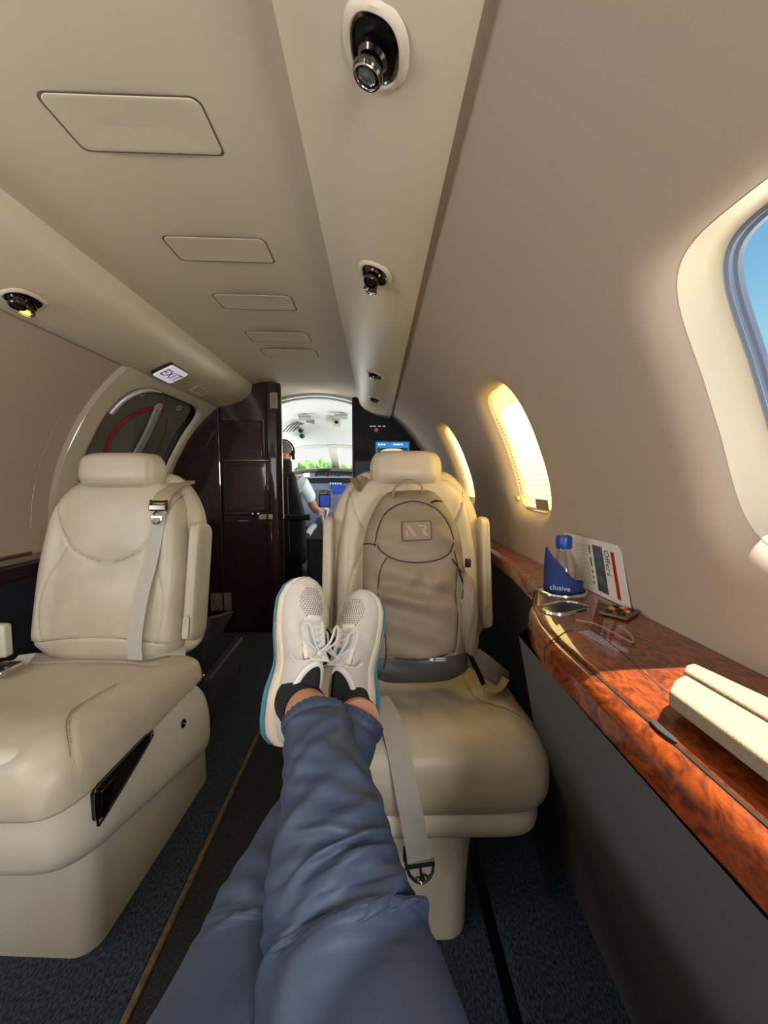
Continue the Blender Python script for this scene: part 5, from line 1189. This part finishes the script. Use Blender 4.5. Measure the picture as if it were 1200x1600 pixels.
# pilot -----------------------------------------------------------------------------
def skin(name, verts, edges, m, parent, root=0, sub=2, label=None):
    me = bpy.data.meshes.new(name); r0 = rootof(parent)[0]
    me.from_pydata([tuple(np.array(v[:3]) - r0) for v in verts], edges, [])
    o = bpy.data.objects.new(name, me); C.objects.link(o); o.parent = parent; me.materials.append(m)
    md = o.modifiers.new('skin', 'SKIN'); md.use_smooth_shade = True
    sv = me.skin_vertices[0].data
    for i, v in enumerate(verts): sv[i].radius = (v[3], v[4] if len(v) > 4 else v[3])
    sv[root].use_root = True
    sb_ = o.modifiers.new('sub', 'SUBSURF'); sb_.levels = sb_.render_levels = sub
    if label: o['label'] = label
    return o
pi = thing('person', 'pilot in a short-sleeved white shirt and headset seated in the cockpit, seen from behind', 'person', (-.80, 3.62, -.56))
px_ = -.83
bv = [(px_, 3.62, -.46, .15, .11), (px_, 3.60, -.30, .13, .10), (px_ + .0, 3.57, -.12, .155, .10), (px_, 3.55, .0, .12, .09), (px_ + .0, 3.56, .08, .055), (px_ - .005, 3.60, .16, .070, .080), (px_ - .005, 3.61, .235, .078, .092), (px_ - .005, 3.61, .285, .055, .07),
      (px_ + .17, 3.56, -.02, .055), (px_ + .26, 3.66, -.26, .042), (px_ + .34, 3.86, -.30, .030), (px_ + .36, 3.92, -.29, .026, .016),
      (px_ - .17, 3.56, -.02, .055), (px_ - .28, 3.66, -.26, .042), (px_ - .20, 3.86, -.28, .030), (px_ - .18, 3.92, -.28, .026, .016),
      (px_ + .09, 3.66, -.50, .085), (px_ + .12, 3.98, -.50, .06), (px_ + .11, 4.10, -.85, .045), (px_ + .11, 4.22, -.95, .04, .03),
      (px_ - .09, 3.66, -.50, .085), (px_ - .12, 3.98, -.50, .06), (px_ - .11, 4.10, -.85, .045), (px_ - .11, 4.22, -.95, .04, .03)]
be = [(0, 1), (1, 2), (2, 3), (3, 4), (4, 5), (5, 6), (6, 7), (3, 8), (8, 9), (9, 10), (10, 11), (3, 12), (12, 13), (13, 14), (14, 15), (0, 16), (16, 17), (17, 18), (18, 19), (0, 20), (20, 21), (21, 22), (22, 23)]
for hb, sg in ((11, -1), (15, 1)):
    hx_, hy_, hz_ = bv[hb][:3]
    for j in range(4):
        o_ = (j - 1.5) * .018; n0 = len(bv); bv += [(hx_ + o_, hy_ + .045, hz_ - .004, .0085), (hx_ + o_ * 1.1, hy_ + .070 + .004 * (j in (1, 2)), hz_ - .022, .0075)]; be += [(hb, n0), (n0, n0 + 1)]
    n0 = len(bv); bv += [(hx_ + sg * .034, hy_ + .02, hz_ - .01, .010), (hx_ + sg * .042, hy_ + .045, hz_ - .022, .009)]; be += [(hb, n0), (n0, n0 + 1)]
skin('body', bv, be, mat('pilot_skin', (190, 124, 96), .55), pi)
SH = mat('white_shirt', (222, 232, 240), .8, bump=.3, bscale=60)
skin('shirt', [(px_, 3.61, -.44, .165, .125), (px_, 3.60, -.30, .15, .12), (px_, 3.57, -.12, .175, .118), (px_, 3.555, -.005, .135, .10), (px_, 3.555, .045, .068), (px_ + .175, 3.56, -.03, .075), (px_ + .238, 3.63, -.19, .066), (px_ - .175, 3.56, -.03, .075), (px_ - .25, 3.63, -.19, .066)],
     [(0, 1), (1, 2), (2, 3), (3, 4), (3, 5), (5, 6), (3, 7), (7, 8)], SH, pi, label='short-sleeved white shirt')
skin('trousers', [(px_, 3.63, -.47, .15, .10), (px_ + .09, 3.68, -.50, .095), (px_ + .12, 3.98, -.50, .07), (px_ + .11, 4.09, -.83, .055), (px_ - .09, 3.68, -.50, .095), (px_ - .12, 3.98, -.50, .07), (px_ - .11, 4.09, -.83, .055)], [(0, 1), (1, 2), (2, 3), (0, 4), (4, 5), (5, 6)], DARK, pi)
hc = np.array((px_ - .005, 3.60, .235))
hv = []
for k in np.linspace(-.25, 1, 9):
    r_ = math.sqrt(max(0, 1 - k * k)); hv.append([hc + np.array((.083 * r_ * math.cos(a), -.005 + .100 * r_ * math.sin(a) - (.012 if k < .5 else 0), .04 + .082 * k + .01 * math.sin(a))) for a in np.linspace(0, 2 * math.pi, 24, endpoint=False)])
obj('hair', loft(hv), mat('grey_hair', (92, 84, 78), .9, bump=.6, bscale=200), pi)
for sg in (1, -1):
    obj('ear', lathe([(0, 0), (.022, .0), (.026, .008), (.014, .014), (0, .010)], frame(hc + (sg * .078, .015, .0), (0, 1, 0), (0, 0, 1.4), (sg, 0, 0)), 14), mat('pilot_skin', (190, 124, 96), .55), pi)
    obj('headset_cup', lathe([(0, 0), (.032, 0), (.036, .012), (.028, .028), (0, .030)], frame(hc + (sg * .080, .01, .0), (0, 1, 0), (0, 0, 1.25), (sg, 0, 0)), 18), BLACK, pi)
obj('headset_band', tube([hc + np.array((.100 * math.cos(a), .0, .02 + .115 * math.sin(a))) for a in np.linspace(0, math.pi, 14)], .008, 8, smooth=0), BLACK, pi)
obj('sunglasses', join(tube([hc + (.085, .02, .02), hc + (.078, .09, .018)], .004, 6, smooth=0), tube([hc + (-.085, .02, .02), hc + (-.078, .09, .018)], .004, 6, smooth=0), box(hc + (.034, .098, .012), (.055, .006, .034)), box(hc + (-.034, .098, .012), (.055, .006, .034)), box(hc + (0, .098, .020), (.02, .005, .005))), BLACK, pi)
obj('nose', loft([superring(hc + (0, .090, z_), (1, 0, 0), (0, 1, 0), a_, b_, 2, 12) for z_, a_, b_ in ((.02, .008, .010), (-.01, .012, .020), (-.028, .016, .026), (-.036, .008, .012))]), mat('pilot_skin', (190, 124, 96), .55), pi)
obj('moustache', box(hc + (0, .088, -.050), (.05, .010, .008)), mat('grey_hair', (92, 84, 78), .9), pi, bevel=.003)
obj('collar', tube([hc + np.array((.062 * math.cos(a), -.03 + .058 * math.sin(a), -.165 + .012 * math.sin(a))) for a in np.linspace(0, 2 * math.pi, 16, endpoint=False)], .014, 8, True, 0), SH, pi)

# ================================================================ OUTSIDE
obj('ground', ([(-150, -80, -2.6), (150, -80, -2.6), (150, 260, -2.6), (-150, 260, -2.6)], [(0, 1, 2, 3)]), mat('pale_apron', (216, 216, 206), .9, vary=.1, vscale=.3), kind='structure', smooth=False, label='pale concrete apron outside')
LEAF = mat('tree_green', (112, 150, 84), .9, vary=.5, vscale=.8); TRK = mat('trunk', (96, 82, 66), .9)
rnd = random.Random(11)
LBL = ['leftmost round green tree seen past the pilot through the windshield']
nt_ = 11
for i in range(nt_):
    tx = -22 + 2.3 * i + rnd.uniform(-.2, .2); ty = 74 + (i % 2) * 4.5; hh = 5.6 + rnd.uniform(-.6, 1.2)
    tr_o = thing('tree', 'distant bright green tree in the row beyond the windshield', 'tree', (tx, ty, -2.6), group='trees beyond the apron')
    obj('trunk', tube([(tx, ty, -2.6), (tx + .1, ty, -2.6 + hh * .45)], [.16, .12], 7, smooth=0), TRK, tr_o)
    bm = bmesh.new(); bmesh.ops.create_icosphere(bm, subdivisions=3, radius=1)
    V = np.array([v.co[:] for v in bm.verts]); Fc = [[v.index for v in f.verts] for f in bm.faces]; bm.free()
    dn = 1 + .16 * np.sin(V[:, 0] * 7 + i) * np.cos(V[:, 1] * 6 + 2 * i) + .14 * np.sin(V[:, 2] * 9 + V[:, 0] * 5 + i) + .06 * np.sin(V[:, 0] * 23) * np.sin(V[:, 2] * 21 + i)
    V = V * dn[:, None] * np.array((1.7 + rnd.random() * .4, 1.6, hh * .36)) + np.array((tx, ty, -2.6 + hh * .62))
    obj('crown', (V, Fc), LEAF, tr_o, angle=180)
